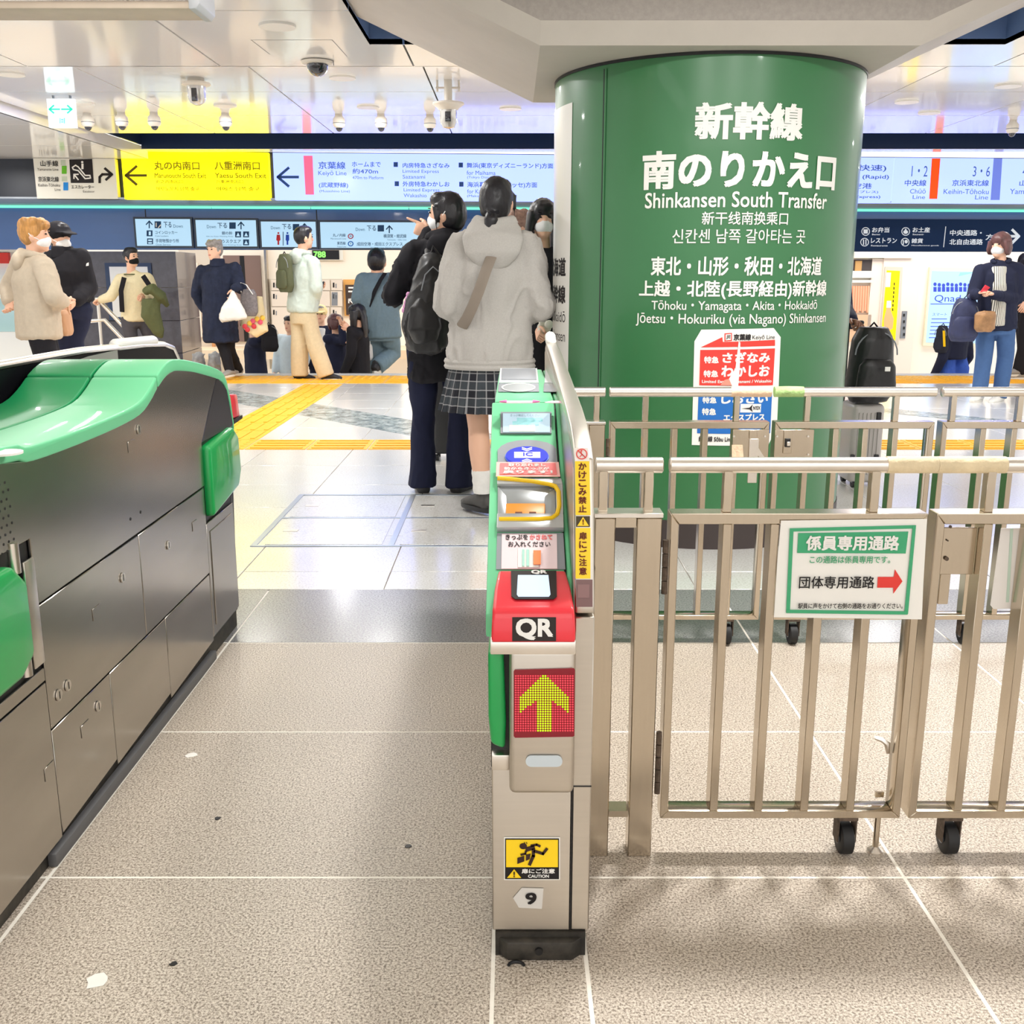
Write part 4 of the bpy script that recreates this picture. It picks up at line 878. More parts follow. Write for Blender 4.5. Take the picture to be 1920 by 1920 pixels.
for px, py, l in ((163, 212, 'white dome camera on the ceiling right beside the small exit sign'), (227, 211, 'white dome camera at the left end of the yellow sign, the left of that pair'), (288, 211, 'white dome camera above the left arrow side of the yellow sign, right of that pair'), (422, 212, 'white dome camera alone above the right half of the yellow sign'),
        (635, 214, 'white dome camera nearest the pink bar of the blue sign'), (714, 214, 'middle white dome camera of the three over the blue sign'), (806, 215, 'white dome camera just left of the pole mounted one'), (1900, 225, 'white dome camera at the right frame edge beyond the column')):
    camera(px, py, l)
p = atz(367, 147, 2.58); t = thing('security_camera', 'larger ceiling camera with long clear dome hanging above the yellow sign', 'camera', p)
CLR = mat('clear_dome', (206, 204, 200), .08, .4, coat=1.)
MB().lathe(p, [(.06, 0), (.06, -.02), (.10, -.03), (.104, -.045), (.075, -.055)], 24).build('housing', CAM, t, smooth=True); MB().lathe(p, [(.068, -.05), (.064, -.13), (.05, -.168), (.02, -.185), (0, -.187)], 20).build('dome', CLR, t, smooth=True); MB().box(p.x - .02, p.x + .02, p.y - .072, p.y - .05, 2.58 - .165, 2.58 - .075).build('lens', LENS, t, bevel=.004)
p = atz(595, 114, 2.45); t = thing('security_camera', 'smoked black half dome camera on a white ceiling flange', 'camera', p)
MB().lathe(p, [(.085, 0), (.10, -.006), (.09, -.018), (.06, -.022)], 26).build('flange', CAM, t, smooth=True); MB().ball((p.x, p.y, 2.45 - .02), .066, .066, .07).build('dome', LENS, t, smooth=True); MB().box(p.x + .098, p.x + .102, p.y - .02, p.y - .01, 2.42, 2.447).build('latch', GRY, t)
p = atz(840, 150, 2.58); Yc = p.y; t = thing('security_camera', 'camera on a ceiling pole with wide flange left of the column', 'camera', p)
q = at(840, 195, Yc); MB().tube([(p.x, Yc, 2.58), (p.x, Yc, q.z)], .03, 14).build('pole', CAM, t, smooth=True); MB().lathe((p.x, Yc, q.z), [(.0, .02), (.06, .018), (.115, .008), (.118, -.004), (.08, -.03), (.07, -.045)], 26).build('flange', CAM, t, smooth=True)
MB().lathe((p.x, Yc, q.z - .03), [(.066, 0), (.062, -.10), (.045, -.135), (0, -.145)], 20).build('dome', CLR, t, smooth=True); MB().box(p.x - .022, p.x + .022, Yc - .07, Yc - .05, q.z - .13, q.z - .06).build('lens', LENS, t, bevel=.004)
MB().box(p.x - .09, p.x + .09, Yc - .01, Yc + .01, 2.52, 2.532).build('bracket', CAM, t)
for s_ in (-.08, .08): MB().tube([(p.x + s_, Yc, 2.578), (p.x + s_, Yc, 2.50)], .008, 8).build('rod', CAM, t)
# near sign box cut by the top left corner
NB = Plane((0, 3.2, 0), (1, 0, 0), (0, 0, 1)); a = NB.at(0, 39); b = NB.at(383, 39)
t = thing('hanging_sign', 'near beige framed sign box cut off at the top left corner', 'sign', (-.9, 3.2, a.z))
BGE = mat('sign_beige', (214, 196, 178), .5, noise_s=6, noise_a=.06)
MB().box(-2.6, b.x, 3.06, 3.2, a.z, a.z + .02).build('bottom_rail', BGE, t, bevel=.004); MB().box(-2.6, b.x, 3.066, 3.05, a.z + .022, a.z + .048).build('frame_rail', BGE, t, bevel=.004); MB().box(-2.6, b.x - .02, 3.075, 3.18, a.z + .05, 2.44).build('sign_panel', mat('sign_rose', (228, 204, 194), .5), t)
MB().prism([(b.x + .001, 3.05, a.z - .003), (b.x + .001, 3.05, 2.44), (b.x + .032, 3.05, 2.44), (b.x + .032, 3.05, a.z + .012), (b.x + .02, 3.05, a.z - .003)], (0, .155, 0)).build('end_cap', mat('sign_grey', (196, 198, 204), .4), t, bevel=.003)
# ------------------------------------------------------------------ fascia, light line and signs over the stairs
fas = structure(MB().prism([S2.xyz(-9, S2.uv(200, 468)[1]), S2.xyz(14, S2.uv(200, 468)[1]), S2.xyz(14, zb - .005), S2.xyz(-9, zb - .005)], -S2.n * .15).build('wall_fascia', mat('fascia_reflected_blue', (48, 96, 164), .24, coat=.5)))  # navy brightened: its blue reflection is put into the base colour
uf, zz = S2.uv(1596, 472)
MB().prism([S2.xyz(uf, zz, .002), S2.xyz(14, zz, .002), S2.xyz(14, S2.uv(1700, 411)[1], .002), S2.xyz(uf, S2.uv(1700, 411)[1], .002)], S2.n * .02).build('fascia_panel', mat('fascia_dark', (14, 44, 84), .4, spec=.15), fas)
MB().prism([S1.xyz(-9, zb, -.001), S1.xyz(14, zb, -.001), S2.xyz(14, zb, 0), S2.xyz(-9, zb, 0)], (0, 0, .02)).build('soffit', mat('soffit_grey', (150, 156, 164), .3, .5), fas)
MB().prism([S1.xyz(-9, zb + .02, -.14), S1.xyz(14, zb + .02, -.14), S1.xyz(14, 2.6, -.14), S1.xyz(-9, 2.6, -.14)], -S1.n * .02).build('sign_backing', mat('backing_navy', (28, 34, 48), .4), fas)
zt = S2.uv(200, 386)[1]
for k in range(18): MB().prism([S2.xyz(-9 + 1.28 * k, zt - .03, .03), S2.xyz(-9 + 1.28 * k + 1.27, zt - .03, .03), S2.xyz(-9 + 1.28 * k + 1.27, zt, .03), S2.xyz(-9 + 1.28 * k, zt, .03)], -S2.n * .028).build('light_strip', flat('strip_mint', (110, 226, 186), emit=.9), fas)
for u_ in (-3.3, -.9, 1.3): MB().prism([S2.xyz(u_, 1.52, .002), S2.xyz(u_ + .012, 1.52, .002), S2.xyz(u_ + .012, zt - .04, .002), S2.xyz(u_, zt - .04, .002)], S2.n * .002).build('panel_joint', DARK, fas)
L2 = flat('lit_sign_pale', (176, 212, 236), emit=.6); IK2 = flat('sign_ink_navy', (34, 74, 118)); IK3 = flat('sign_ink_slate', (70, 112, 150))
def sign2(r, label):
    t = thing('stair_sign', label, 'sign', tuple(S2.at((r[0] + r[2]) / 2, r[3], .02)), group='lit direction signs over the stairs')
    a_, b_ = S2.uv(r[0], r[1]); c_, d_ = S2.uv(r[2], r[3])
    MB().prism([S2.xyz(a_, d_, .002), S2.xyz(c_, d_, .002), S2.xyz(c_, b_, .002), S2.xyz(a_, b_, .002)], S2.n * .04).build('sign_box', FRM, t)
    e = .025; MB().prism([S2.xyz(a_ + e, d_ + e, .042), S2.xyz(c_ - e, d_ + e, .042), S2.xyz(c_ - e, b_ - e, .042), S2.xyz(a_ + e, b_ - e, .042)], S2.n * .004).build('lit_face', L2, t); return t
S2f = Plane(S2.xyz(0, 0, .046), UD, (0, 0, 1))
q1 = sign2((251, 407, 365, 465), 'lit sign over the stairs with arrow first and coin locker symbols, leftmost of the row'); q2 = sign2((364, 409, 487, 466), 'lit sign over the stairs behind the grey haired shopper'); q3 = sign2((486, 412, 598, 467), 'lit sign over the stairs with red and blue toilet figures'); q4 = sign2((597, 413, 860, 469), 'long lit sign over the stairs by the pointing hand')
T2 = lambda body, r, m, par, b=.01: letter(S2f, body, r, m, par, b, h=.003)
arrow_u(S2f, 280, 421, .8, IK2, q1); rect(S2f, (290, 415, 302, 428), IK2, q1, 'pictogram'); T2('下る', (307, 416, 322, 427), IK2, q1); T2('Down', (325, 421, 343, 427), IK3, q1, 0); stroke(S2f, [(293, 418), (293, 425)], 2, WPR, q1, 'pictogram'); stroke(S2f, [(297, 427), (301, 422)], 2, WPR, q1, 'pictogram')
rect(S2f, (275, 432, 286, 443), IK2, q1, 'pictogram'); rect(S2f, (276, 447, 287, 458), IK2, q1, 'pictogram'); rect(S2f, (279, 434, 283, 441), L2, q1, 'pictogram', h=.003); rect(S2f, (278, 449, 285, 452), L2, q1, 'pictogram', h=.003); rect(S2f, (278, 454, 285, 457), L2, q1, 'pictogram', h=.003)
T2('コインロッカー', (291, 433, 333, 439), IK2, q1); T2('Coin Lockers', (291, 441, 316, 444), IK3, q1, 0); T2('手荷物預かり所', (292, 448, 336, 455), IK2, q1); T2('Cloak Service', (292, 457, 320, 460), IK3, q1, 0)
arrow_u(S2f, 452, 423, .8, IK2, q2); rect(S2f, (430, 417, 442, 429), IK2, q2, 'pictogram'); T2('下る', (408, 418, 426, 428), IK2, q2); T2('Down', (388, 422, 405, 428), IK3, q2, 0); T2('銀の鈴', (416, 434, 436, 440), IK2, q2); T2('Gin no Suzu Waiting Area', (387, 442, 437, 445), IK3, q2, 0)
for x, y in ((441, 434), (456, 434), (456, 449)): rect(S2f, (x, y, x + 11, y + 11), IK2, q2, 'pictogram'); patch(S2f, [(x + 5.5, y + 2), (x + 9, y + 9), (x + 2, y + 9)], L2, q2, 'pictogram', h=.003)
T2('じゅうスクエア', (402, 449, 452, 456), IK2, q2); T2('Square Waiting Area', (412, 458, 453, 461), IK3, q2, 0)
arrow_u(S2f, 571, 426, .8, IK2, q3); rect(S2f, (549, 420, 561, 432), IK2, q3, 'pictogram'); T2('下る', (529, 420, 546, 430), IK2, q3); T2('Down', (508, 424, 525, 430), IK3, q3, 0)
for x, m_, sk in ((522, flat('figure_red', (204, 40, 50)), 1), (539, flat('figure_blue', (34, 80, 200)), 0)):
    disc(S2f, (x, 437), 1.9, 1.8, m_, q3, 'figure', n=12); patch(S2f, [(x - 3, 440), (x + 3, 440), (x + (4 if sk else 3.4), 450), (x + 1.6, 452), (x + 1.6, 459), (x - 1.6, 459), (x - 1.6, 452), (x - (4 if sk else 3.4), 450)], m_, q3, 'figure')
stroke(S2f, [(531, 435), (531, 460)], 1.4, IK2, q3, 'divider')
arrow_u(S2f, 730, 430, .8, IK2, q4); rect(S2f, (708, 422, 720, 434), IK2, q4, 'pictogram'); T2('下る', (688, 423, 705, 433), IK2, q4); T2('Down', (667, 427, 684, 433), IK3, q4, 0)
T2('丸ノ内線', (624, 438, 648, 444), IK2, q4); T2('Marunouchi Line', (620, 446, 649, 449), IK3, q4, 0); T2('東西線', (632, 453, 648, 459), IK2, q4); T2('Tozai Line', (632, 461, 649, 464), IK3, q4, 0)
for y, m_ in ((443, flat('ring_red', (190, 50, 80))), (457, flat('ring_blue', (30, 110, 200)))): ring(S2f, (657.5, y), 5.4, 5, 1.9, m_, q4, 'line_ring')
letter(S2f, 'M', (655.8, 441.5, 659.2, 444.5), BLK, q4, .02, h=.003); letter(S2f, 'T', (656, 455.5, 659, 458.5), BLK, q4, .02, h=.003)
T2('横須賀・総武線', (719, 439, 762, 446), IK2, q4); T2('Yokosuka・Sōbu Line', (726, 448, 762, 451), IK3, q4, 0); T2('成田空港・成田エクスプレス', (669, 454, 755, 461), IK2, q4); T2('Narita Airport (Narita Express)', (695, 463, 750, 466), IK3, q4, 0)
MB().prism([S2f.at(600, 416, -.003), S2f.at(600.8, 416, -.003), S2f.at(600.8, 466, -.003), S2f.at(600, 466, -.003)], S2f.n * .004)
# white lettering on the dark fascia at the right
S2d = Plane(S2.xyz(0, 0, .022), UD, (0, 0, 1)); fw = flat('fascia_white', (226, 234, 242), emit=.15)
T3 = lambda body, r, b=.02: letter(S2d, body, r, fw, fas, b, h=.002)
for body, r in (('お弁当', (1635, 426, 1667, 436)), ('レストラン', (1633, 446, 1681, 456)), ('お土産', (1711, 426, 1743, 436)), ('雑貨', (1709, 447, 1730, 456)), ('中央通路・', (1781, 431, 1840, 442)), ('北自由通路', (1780, 448, 1842, 459)), ('方面', (1848, 439, 1880, 450))): T3(body, r)
for body, r in (('Bento', (1635, 438, 1650, 441)), ('Restaurants', (1633, 459, 1664, 462)), ('Souvenir', (1711, 438, 1732, 441)), ('Miscellaneous goods', (1709, 459, 1760, 462))): T3(body, r, .01)
for x, y in ((1623, 434), (1621, 454), (1698, 434), (1697, 454)): ring(S2d, (x, y), 8, 8, 1.4, fw, fas, 'symbol_ring'); 
rect(S2d, (1619, 430, 1627, 438), fw, fas, 'symbol'); rect(S2d, (1618, 449, 1620, 459), fw, fas, 'symbol'); rect(S2d, (1622.5, 449, 1624.5, 459), fw, fas, 'symbol'); disc(S2d, (1698, 435), 4.4, 3.6, fw, fas, 'symbol'); rect(S2d, (1696.5, 429, 1699.5, 432), fw, fas, 'symbol'); rect(S2d, (1692.5, 450, 1694.5, 459), fw, fas, 'symbol'); disc(S2d, (1699, 453), 3, 3.4, fw, fas, 'symbol')
stroke(S2d, [(1773, 425), (1769, 463)], 1.4, fw, fas, 'divider'); stroke(S2d, [(1880, 443), (1910, 443)], 5, fw, fas, 'arrow'); stroke(S2d, [(1898, 431), (1910, 443), (1896, 457)], 5, fw, fas, 'arrow')
# ------------------------------------------------------------------ stair edge and the hall beyond
edge = MB().box(-14, 14, 12.421, 12.60, -.12, .004).build('floor_edge', mat('edge_stone', (206, 204, 200), .4), floor)
MB().box(-14, 14, 12.45, 12.60, -2.2, -.121).build('edge_wall', UNL, floor)
BEI = mat('stair_beige', (222, 200, 170), .6, noise_s=4, noise_a=.06); NOS = mat('nosing_yellow', (240, 178, 50), .5); CRM = mat('hall_cream', (244, 234, 218), .55); 
MB().box(-14, 14, 17.2, 22, -.2, -.05).build('hall_floor', BEI, floor)
st = thing('staircase', 'beige stairs with yellow nosings dropping away behind the floor edge', 'stairs', (-3, 14, -1.6))
d2 = Vector((.55, .83, 0)); pn = Vector((.83, -.55, 0))
MB().box(-4.3, 1.0, 12.62, 17.15, -1.15, -.95).box(1.0, 6.5, 12.62, 15.2, -1.15, -.95).build('landing', BEI, st)
for i in range(12):
    o_ = Vector((-5.2, 13.6, 0)) + pn * (.5 * i); z = -.62 + .055 * i
    a_ = o_ + d2 * ((15.0 - o_.y) / d2.y); b_ = o_ + d2 * ((17.1 - o_.y) / d2.y); a2 = a_ + pn * .66; b2 = b_ + pn * .66
    if a_.x < -4.2: continue
    q = [Vector((p.x, min(p.y, 17.15), -.949)) for p in (a_, a2, b2, b_)]
    MB().prism(q, (0, 0, z + .949)).build('step', BEI, st)
    MB().prism([Vector((p.x, min(p.y, 17.15), z + .001)) for p in (a_, a_ + pn * .09, b_ + pn * .09, b_)], (0, 0, .006)).build('nosing', NOS if i % 3 == 0 else BEI, st)
SW = farplane(2.8)
wr = structure(MB().prism([SW.xyz(SW.uv(1560, 600)[0], -2), SW.xyz(13, -2), SW.xyz(13, 2.2), SW.xyz(SW.uv(1560, 600)[0], 2.2)], -SW.n * .2).build('wall_right', CRM))
def wpart(S, r, m, name, par, back=-.03, bevel=0.):
    u0, v1 = S.uv(r[0], r[1]); u1, v0 = S.uv(r[2], r[3]); return MB().prism([S.xyz(u0, v0, .001), S.xyz(u1, v0, .001), S.xyz(u1, v1, .001), S.xyz(u0, v1, .001)], S.n * -back).build(name, m, par, bevel=bevel)
PK = mat('hall_pinkish', (236, 222, 208), .5); TRM = mat('hall_trim', (206, 196, 178), .5)
wpart(SW, (1655, 480, 1703, 705), PK, 'wall_panel', wr, -.06); wpart(SW, (1634, 485, 1656, 705), PK, 'wall_panel', wr, -.04); wpart(SW, (1598, 474, 1706, 484), CRM, 'wall_ledge', wr, -.10)
wpart(SW, (1688, 583, 1693, 634), GRY, 'handle_plate', wr, -.075)
for y in (588, 600, 612, 624): wpart(SW, (1689.5, y, 1692, y + 5), DARK, 'handle_slot', wr, -.085)
kk = thing('shop_niche', 'shop niche with dark cupboard and peach pleated curtain right of the column', 'niche', tuple(SW.at(1617, 640)))
wpart(SW, (1595, 487, 1634, 517), mat('cupboard_dark', (70, 62, 60), .5), 'cupboard', kk, -.03); wpart(SW, (1602, 489, 1612, 516), mat('cupboard_tan', (196, 150, 90), .5), 'box', kk, -.05); wpart(SW, (1595, 508, 1633, 521), UNL, 'shelf', kk, -.08); wpart(SW, (1595, 525, 1632, 530), UNL, 'shelf', kk, -.08)
for k in range(8):
    a_ = SW.at(1594 + 4.6 * k, 536, .04); b_ = SW.at(1592 + 4.6 * k, 583 + (k % 2) * 3, .04); MB().tube([a_, b_], .02, 8).build('curtain_pleat', mat('curtain_peach', (240, 176, 140), .7), kk, smooth=True)
wpart(SW, (1594, 590, 1628, 640), mat('cupboard_wood', (226, 186, 150), .5), 'cupboard', kk, -.04); wpart(SW, (1594, 612, 1627, 615), UNL, 'shelf', kk, -.06)
SW2 = Plane(SW.xyz(0, 0, .062), UD, (0, 0, 1))
pp = thing('advert_poster', 'tall yellow poster with a salmon bottle on the cream wall', 'poster', tuple(SW2.at(1668, 640)))
patch(SW2, [(1659, 500), (1692, 501), (1684, 646), (1648, 645)], TRM, pp, 'poster_frame', t=.01); patch(SW2, [(1662, 507), (1687, 508), (1678, 638), (1651, 635)], flat('poster_yellow', (255, 222, 0), emit=.25), pp, 'poster_sheet', h=.012)
patch(SW2, [(1661, 511), (1670, 511), (1668, 538), (1659, 538)], WPR, pp, 'poster_label', h=.014)
patch(SW2, [(1662, 566), (1670, 566), (1669, 580), (1675, 598), (1673, 616), (1666, 620), (1657, 616), (1656, 600), (1661, 580)], flat('bottle_salmon', (250, 172, 120), emit=.1), pp, 'bottle_print', h=.014); patch(SW2, [(1662, 564), (1670, 564), (1670, 577), (1661, 577)], WPR, pp, 'bottle_print', h=.016)
for k in range(7): rect(SW2, (1675 - .5 * k, 530 + 8 * k, 1677 - .5 * k, 535 + 8 * k), BLK, pp, 'poster_text', h=.014)
scn = thing('info_screen', 'framed pale blue lit screen on the cream wall behind the person in jeans', 'screen', tuple(SW.at(1780, 640)))
patch(SW, [(1741, 501), (1860, 503), (1850, 650), (1728, 648)], mat('screen_frame', (226, 222, 196), .4), scn, 'screen_frame', t=.05); SW3 = Plane(SW.xyz(0, 0, .053), UD, (0, 0, 1))
patch(SW3, [(1747, 508), (1852, 510), (1843, 644), (1736, 642)], flat('screen_blue', (170, 206, 255), emit=.8), scn, 'screen_face', h=0); IKS = flat('screen_ink', (70, 90, 220), emit=.4)
patch(SW3, [(1797, 518), (1822, 512), (1824, 510), (1800, 511)], flat('screen_mint', (150, 232, 200), emit=.7), scn, 'screen_print', h=.002)
for k in range(9): disc(SW3, (1753 + 8 * k, 533 + (k % 3)), 3.2, 3.6, IKS, scn, 'screen_print', h=.002, n=10); rect(SW3, (1750 + 8 * k, 538, 1756 + 8 * k, 547), IKS, scn, 'screen_print', h=.002)
letter(SW3, 'Qnad', (1752, 553, 1800, 568), IKS, scn, 0, h=.004); stroke(SW3, [(1745, 570), (1815, 570)], 1.5, IKS, scn, 'screen_print', h=.002); letter(SW3, 'スマート', (1748, 587, 1775, 592), IKS, scn, 0, h=.004)
for k in range(6): stroke(SW3, [(1747 - k, 598 + 7 * k), (1775 + (k * 7) % 19, 598 + 7 * k)], 1.4, IKS, scn, 'screen_print', h=.002)
# left part of the hall
SL = farplane(5.6)
wl = structure(MB().prism([SL.xyz(-9, -2), SL.xyz(SL.uv(1100, 600)[0], -2), SL.xyz(SL.uv(1100, 600)[0], 2.4), SL.xyz(-9, 2.4)], -SL.n * .2).build('wall_back', CRM))
wpart(SL, (335, 464, 420, 705), mat('hall_taupe', (206, 194, 178), .4), 'wall_panel', wl); wpart(SL, (349, 493, 381, 632), PK, 'wall_panel', wl, -.07); wpart(SL, (396, 588, 405, 650), mat('post_tan', (196, 140, 90), .5), 'wall_post', wl, -.1)
dr = structure(wpart(SL, (419, 479, 497, 640), mat('door_brown', (122, 100, 92), .4), 'door_1', None, -.05)); wpart(SL, (458.5, 480, 459.5, 640), DARK, 'door_gap', dr, -.055)
wpart(SL, (497, 466, 513, 690), STEEL, 'corner_post', wl, -.16)
lk = thing('coin_lockers', 'bank of cream coin lockers with black key slots below the white wall', 'lockers', tuple(SL.at(575, 628)))
cols, rows = [508, 553, 597, 620, 643], [524, 545, 575, 628]
wpart(SL, (507, 523, 644, 630), TRM, 'cabinet', lk, -.10); SLk = Plane(SL.xyz(0, 0, .102), UD, (0, 0, 1))
for i in range(4):
    for j in range(3):
        d_ = wpart(SLk, (cols[i] + .7, rows[j] + .7, cols[i + 1] - .7, rows[j + 1] - .7), mat('locker_cream', (222, 210, 196), .4), 'locker_door', lk, -.02)
        if i != 2 or j == 0: rect(Plane(SLk.xyz(0, 0, .022), UD, (0, 0, 1)), (cols[i] + 4, rows[j] + 6, cols[i] + 7, rows[j] + 15), DARK, d_, 'key_slot'); rect(Plane(SLk.xyz(0, 0, .022), UD, (0, 0, 1)), (cols[i] + 9, rows[j] + 8, cols[i] + 11, rows[j] + 16), GRY, d_, 'coin_slot')
rect(Plane(SLk.xyz(0, 0, .022), UD, (0, 0, 1)), (622, 548, 633, 573), GRY, lk, 'price_plate'); 
cs = thing('number_display', 'black display with glowing green digits on the white wall above the lockers', 'display', tuple(SL.at(615, 488)))
wpart(SL, (584, 466, 644, 488), UNL, 'display_case', cs, -.06); wpart(SL, (586, 466, 637, 486.5), DARK, 'display_face', cs, -.07); letter(Plane(SL.xyz(0, 0, .07), UD, (0, 0, 1)), '788', (588, 471, 611, 483), flat('digit_green', (120, 220, 90), emit=1.2), cs, .03)
mp = thing('map_board', 'dark direction board in an orange frame beside the lockers', 'board', tuple(SL.at(668, 590)))
wpart(SL, (644, 524, 700, 592), mat('frame_orange', (226, 168, 92), .5), 'board_frame', mp, -.05); wpart(SL, (648, 534, 694, 590), mat('board_brown', (64, 50, 44), .5), 'board_face', mp, -.07)
SM = Plane(SL.xyz(0, 0, .072), UD, (0, 0, 1))
for y in (538, 545): rect(SM, (653, y, 672, y + 3), WPR, mp, 'board_text')
stroke(SM, [(654, 561), (661, 568)], 2.2, WPR, mp, 'board_arrow'); stroke(SM, [(654, 568), (654, 561), (661, 561)], 2.2, WPR, mp, 'board_arrow'); ring(SM, (668, 565), 4, 4, 1.4, WPR, mp, 'board_mark')
# dark stone pillar with a framed sheet, shop front at the far left
SP_ = farplane(2.0)
pl = thing('stone_pillar', 'wide dark polished stone pillar behind the person in the cream sweater', 'pillar', tuple(SP_.at(250, 700)))
u0 = SP_.uv(152, 600)[0]; u1 = SP_.uv(338, 600)[0]
STN = mat('dark_stone', (66, 62, 72), .18, coat=.5, noise_s=8, noise_a=.25)
for k, (za, zb2) in enumerate(((-1.15, .1), (.105, .55), (.555, 1.0), (1.005, 1.49))): MB().prism([SP_.xyz(u0, za), SP_.xyz(u1, za), SP_.xyz(u1, zb2), SP_.xyz(u0, zb2)], -SP_.n * 1.2).build('stone_panel', STN, pl, bevel=.003, segs=1)
fb = thing('notice_frame', 'navy framed white notice on the dark stone pillar', 'notice', tuple(SP_.at(240, 560)))
wpart(SP_, (197, 493, 292, 600), mat('frame_navy', (40, 60, 92), .4), 'frame', fb, -.03); wpart(SP_, (206, 500, 285, 594), PAPER, 'sheet', fb, -.035)
sh = thing('shop_counter', 'bright white shop counter with glass case and red lantern at the far left', 'counter', tuple(SL.at(80, 650)))
SH = farplane(3.2)
wpart(SH, (-60, 460, 152, 472), TRM, 'sign_board', sh, -.3); wpart(SH, (-60, 472, 152, 560), WHT, 'back_panel', sh, -.02); wpart(SH, (-60, 474, 22, 494), REDP, 'red_board', sh, -.10)
SH2 = farplane(2.3)
wpart(SH2, (-60, 622, 240, 700), WHT, 'counter_front', sh, .4, .01); wpart(SH2, (-60, 560, 40, 622), mat('case_glass', (170, 206, 208), .1, coat=1.), 'glass_case', sh, .35, .01); wpart(SH2, (150, 588, 240, 600), UNL, 'shelf', sh, .3); wpart(SH2, (140, 616, 236, 621), UNL, 'shelf', sh, .34)
for i in range(7): p = SH2.at(8 + 5 * i, 618, .0); 
for i, (x, y, w_, h_, m_) in enumerate(((155, 588, 10, 16, PAPER), (168, 588, 9, 12, ORG), (182, 588, 12, 18, WHT), (200, 588, 14, 14, GRY), (158, 616, 14, 10, BLK), (178, 616, 12, 9, PAPER), (196, 616, 14, 10, TRM), (214, 616, 12, 10, WHT))):
    a_ = SH2.at(x, y, -.1); b_ = SH2.at(x + w_, y - h_, -.1); zs = SH2.uv(x, y)[1] + .004; tag(MB().box(a_.x, b_.x, a_.y, a_.y + .08, zs, zs + b_.z - a_.z).build('goods_box', m_, bevel=.006), ['cream box', 'orange box', 'white box', 'grey box', 'black box', 'small cream box', 'tan box', 'low white box'][i] + ' on the ' + ('upper' if y < 600 else 'lower') + ' shop shelf beside the handrail', 'box', 'goods on the shop shelves')
hr = thing('stair_handrail', 'pair of sloping steel handrails beside the person in the cream sweater', 'handrail', tuple(at(240, 690, 12.75)))
for q in ([(160, 562), (183, 560), (262, 645), (300, 690)], [(170, 602), (196, 600), (240, 646), (280, 690)]): MB().tube([at(x, y, 12.75) for x, y in q], .024, 10).build('rail', STEEL_B, hr, smooth=True)
for x, y in ((183, 560), (262, 645)): a_ = at(x, y, 12.75); MB().tube([a_, (a_.x, a_.y, -.6)], .02, 8).build('rail_post', STEEL_B, hr, smooth=True)
# ------------------------------------------------------------------ people
SKIN = mat('skin', (232, 184, 156), .5); SKIN_D = mat('skin_brown', (136, 92, 66), .5)
HAIRB = mat('hair_black', (26, 24, 30), .38, noise_s=60, noise_a=.4, stretch=(1, 1, .15), bump=.25); HAIRBR = mat('hair_brown', (92, 58, 58), .4, noise_s=60, noise_a=.3, stretch=(1, 1, .15), bump=.2); HAIRBL = mat('hair_blond', (186, 134, 72), .45, noise_s=50, noise_a=.35, stretch=(1, 1, .15), bump=.25); HAIRG = mat('hair_grey', (140, 134, 130), .5, noise_s=60, noise_a=.3, bump=.25); HAIRL = mat('hair_ash', (150, 118, 104), .45, noise_s=60, noise_a=.3, bump=.25)
def cloth(name, c, rough=.85, a=.05, s=30, b=.35): return mat(name, c, rough, noise_s=s, noise_a=a, bump=b, bump_s=14, spec=.25)
C_BLK = cloth('cloth_black', (30, 29, 34)); C_NAVY = cloth('cloth_navy', (34, 38, 60)); C_GREY = cloth('cloth_grey_marl', (186, 182, 177), a=.06, s=140); C_DEN = cloth('cloth_dark_denim', (30, 34, 58)); C_CRM = cloth('cloth_cream', (228, 216, 180)); C_MINT = cloth('cloth_pale_mint', (202, 214, 206)); C_BEI = cloth('cloth_beige', (214, 196, 162)); C_TAN = cloth('cloth_stone', (196, 182, 162)); C_DENB = cloth('cloth_grey_blue', (112, 134, 146)); C_JEAN = cloth('cloth_jeans', (74, 104, 150)); C_BLUE = cloth('cloth_bright_blue', (64, 98, 190)); C_OLIVE = cloth('cloth_olive', (92, 98, 66)); C_PUF = cloth('cloth_down_navy', (36, 42, 62), a=.3, s=8, b=.8); C_CHAR = cloth('cloth_charcoal', (78, 76, 82)); C_MAR = cloth('cloth_maroon', (112, 28, 66)); C_WHT = cloth('cloth_white', (232, 230, 226)); C_MASK = cloth('mask_white', (236, 236, 236), b=.1); C_MASKB = cloth('mask_black', (24, 24, 26), b=.1)
SOLE = mat('shoe_sole', (228, 224, 214), .6); SH_BLK = mat('shoe_black', (38, 38, 40), .6); SH_WHT = mat('shoe_white', (236, 234, 228), .5); SH_GRY = mat('shoe_grey', (150, 146, 140), .6)
EYEM = mat('eye_dark', (30, 22, 20), .2); LIP = mat('lip_rose', (190, 96, 92), .5)
def dirs(a): a = R(a); return Vector((math.cos(a), -math.sin(a), 0)), Vector((math.sin(a), math.cos(a), 0))
Z = Vector((0, 0, 1))
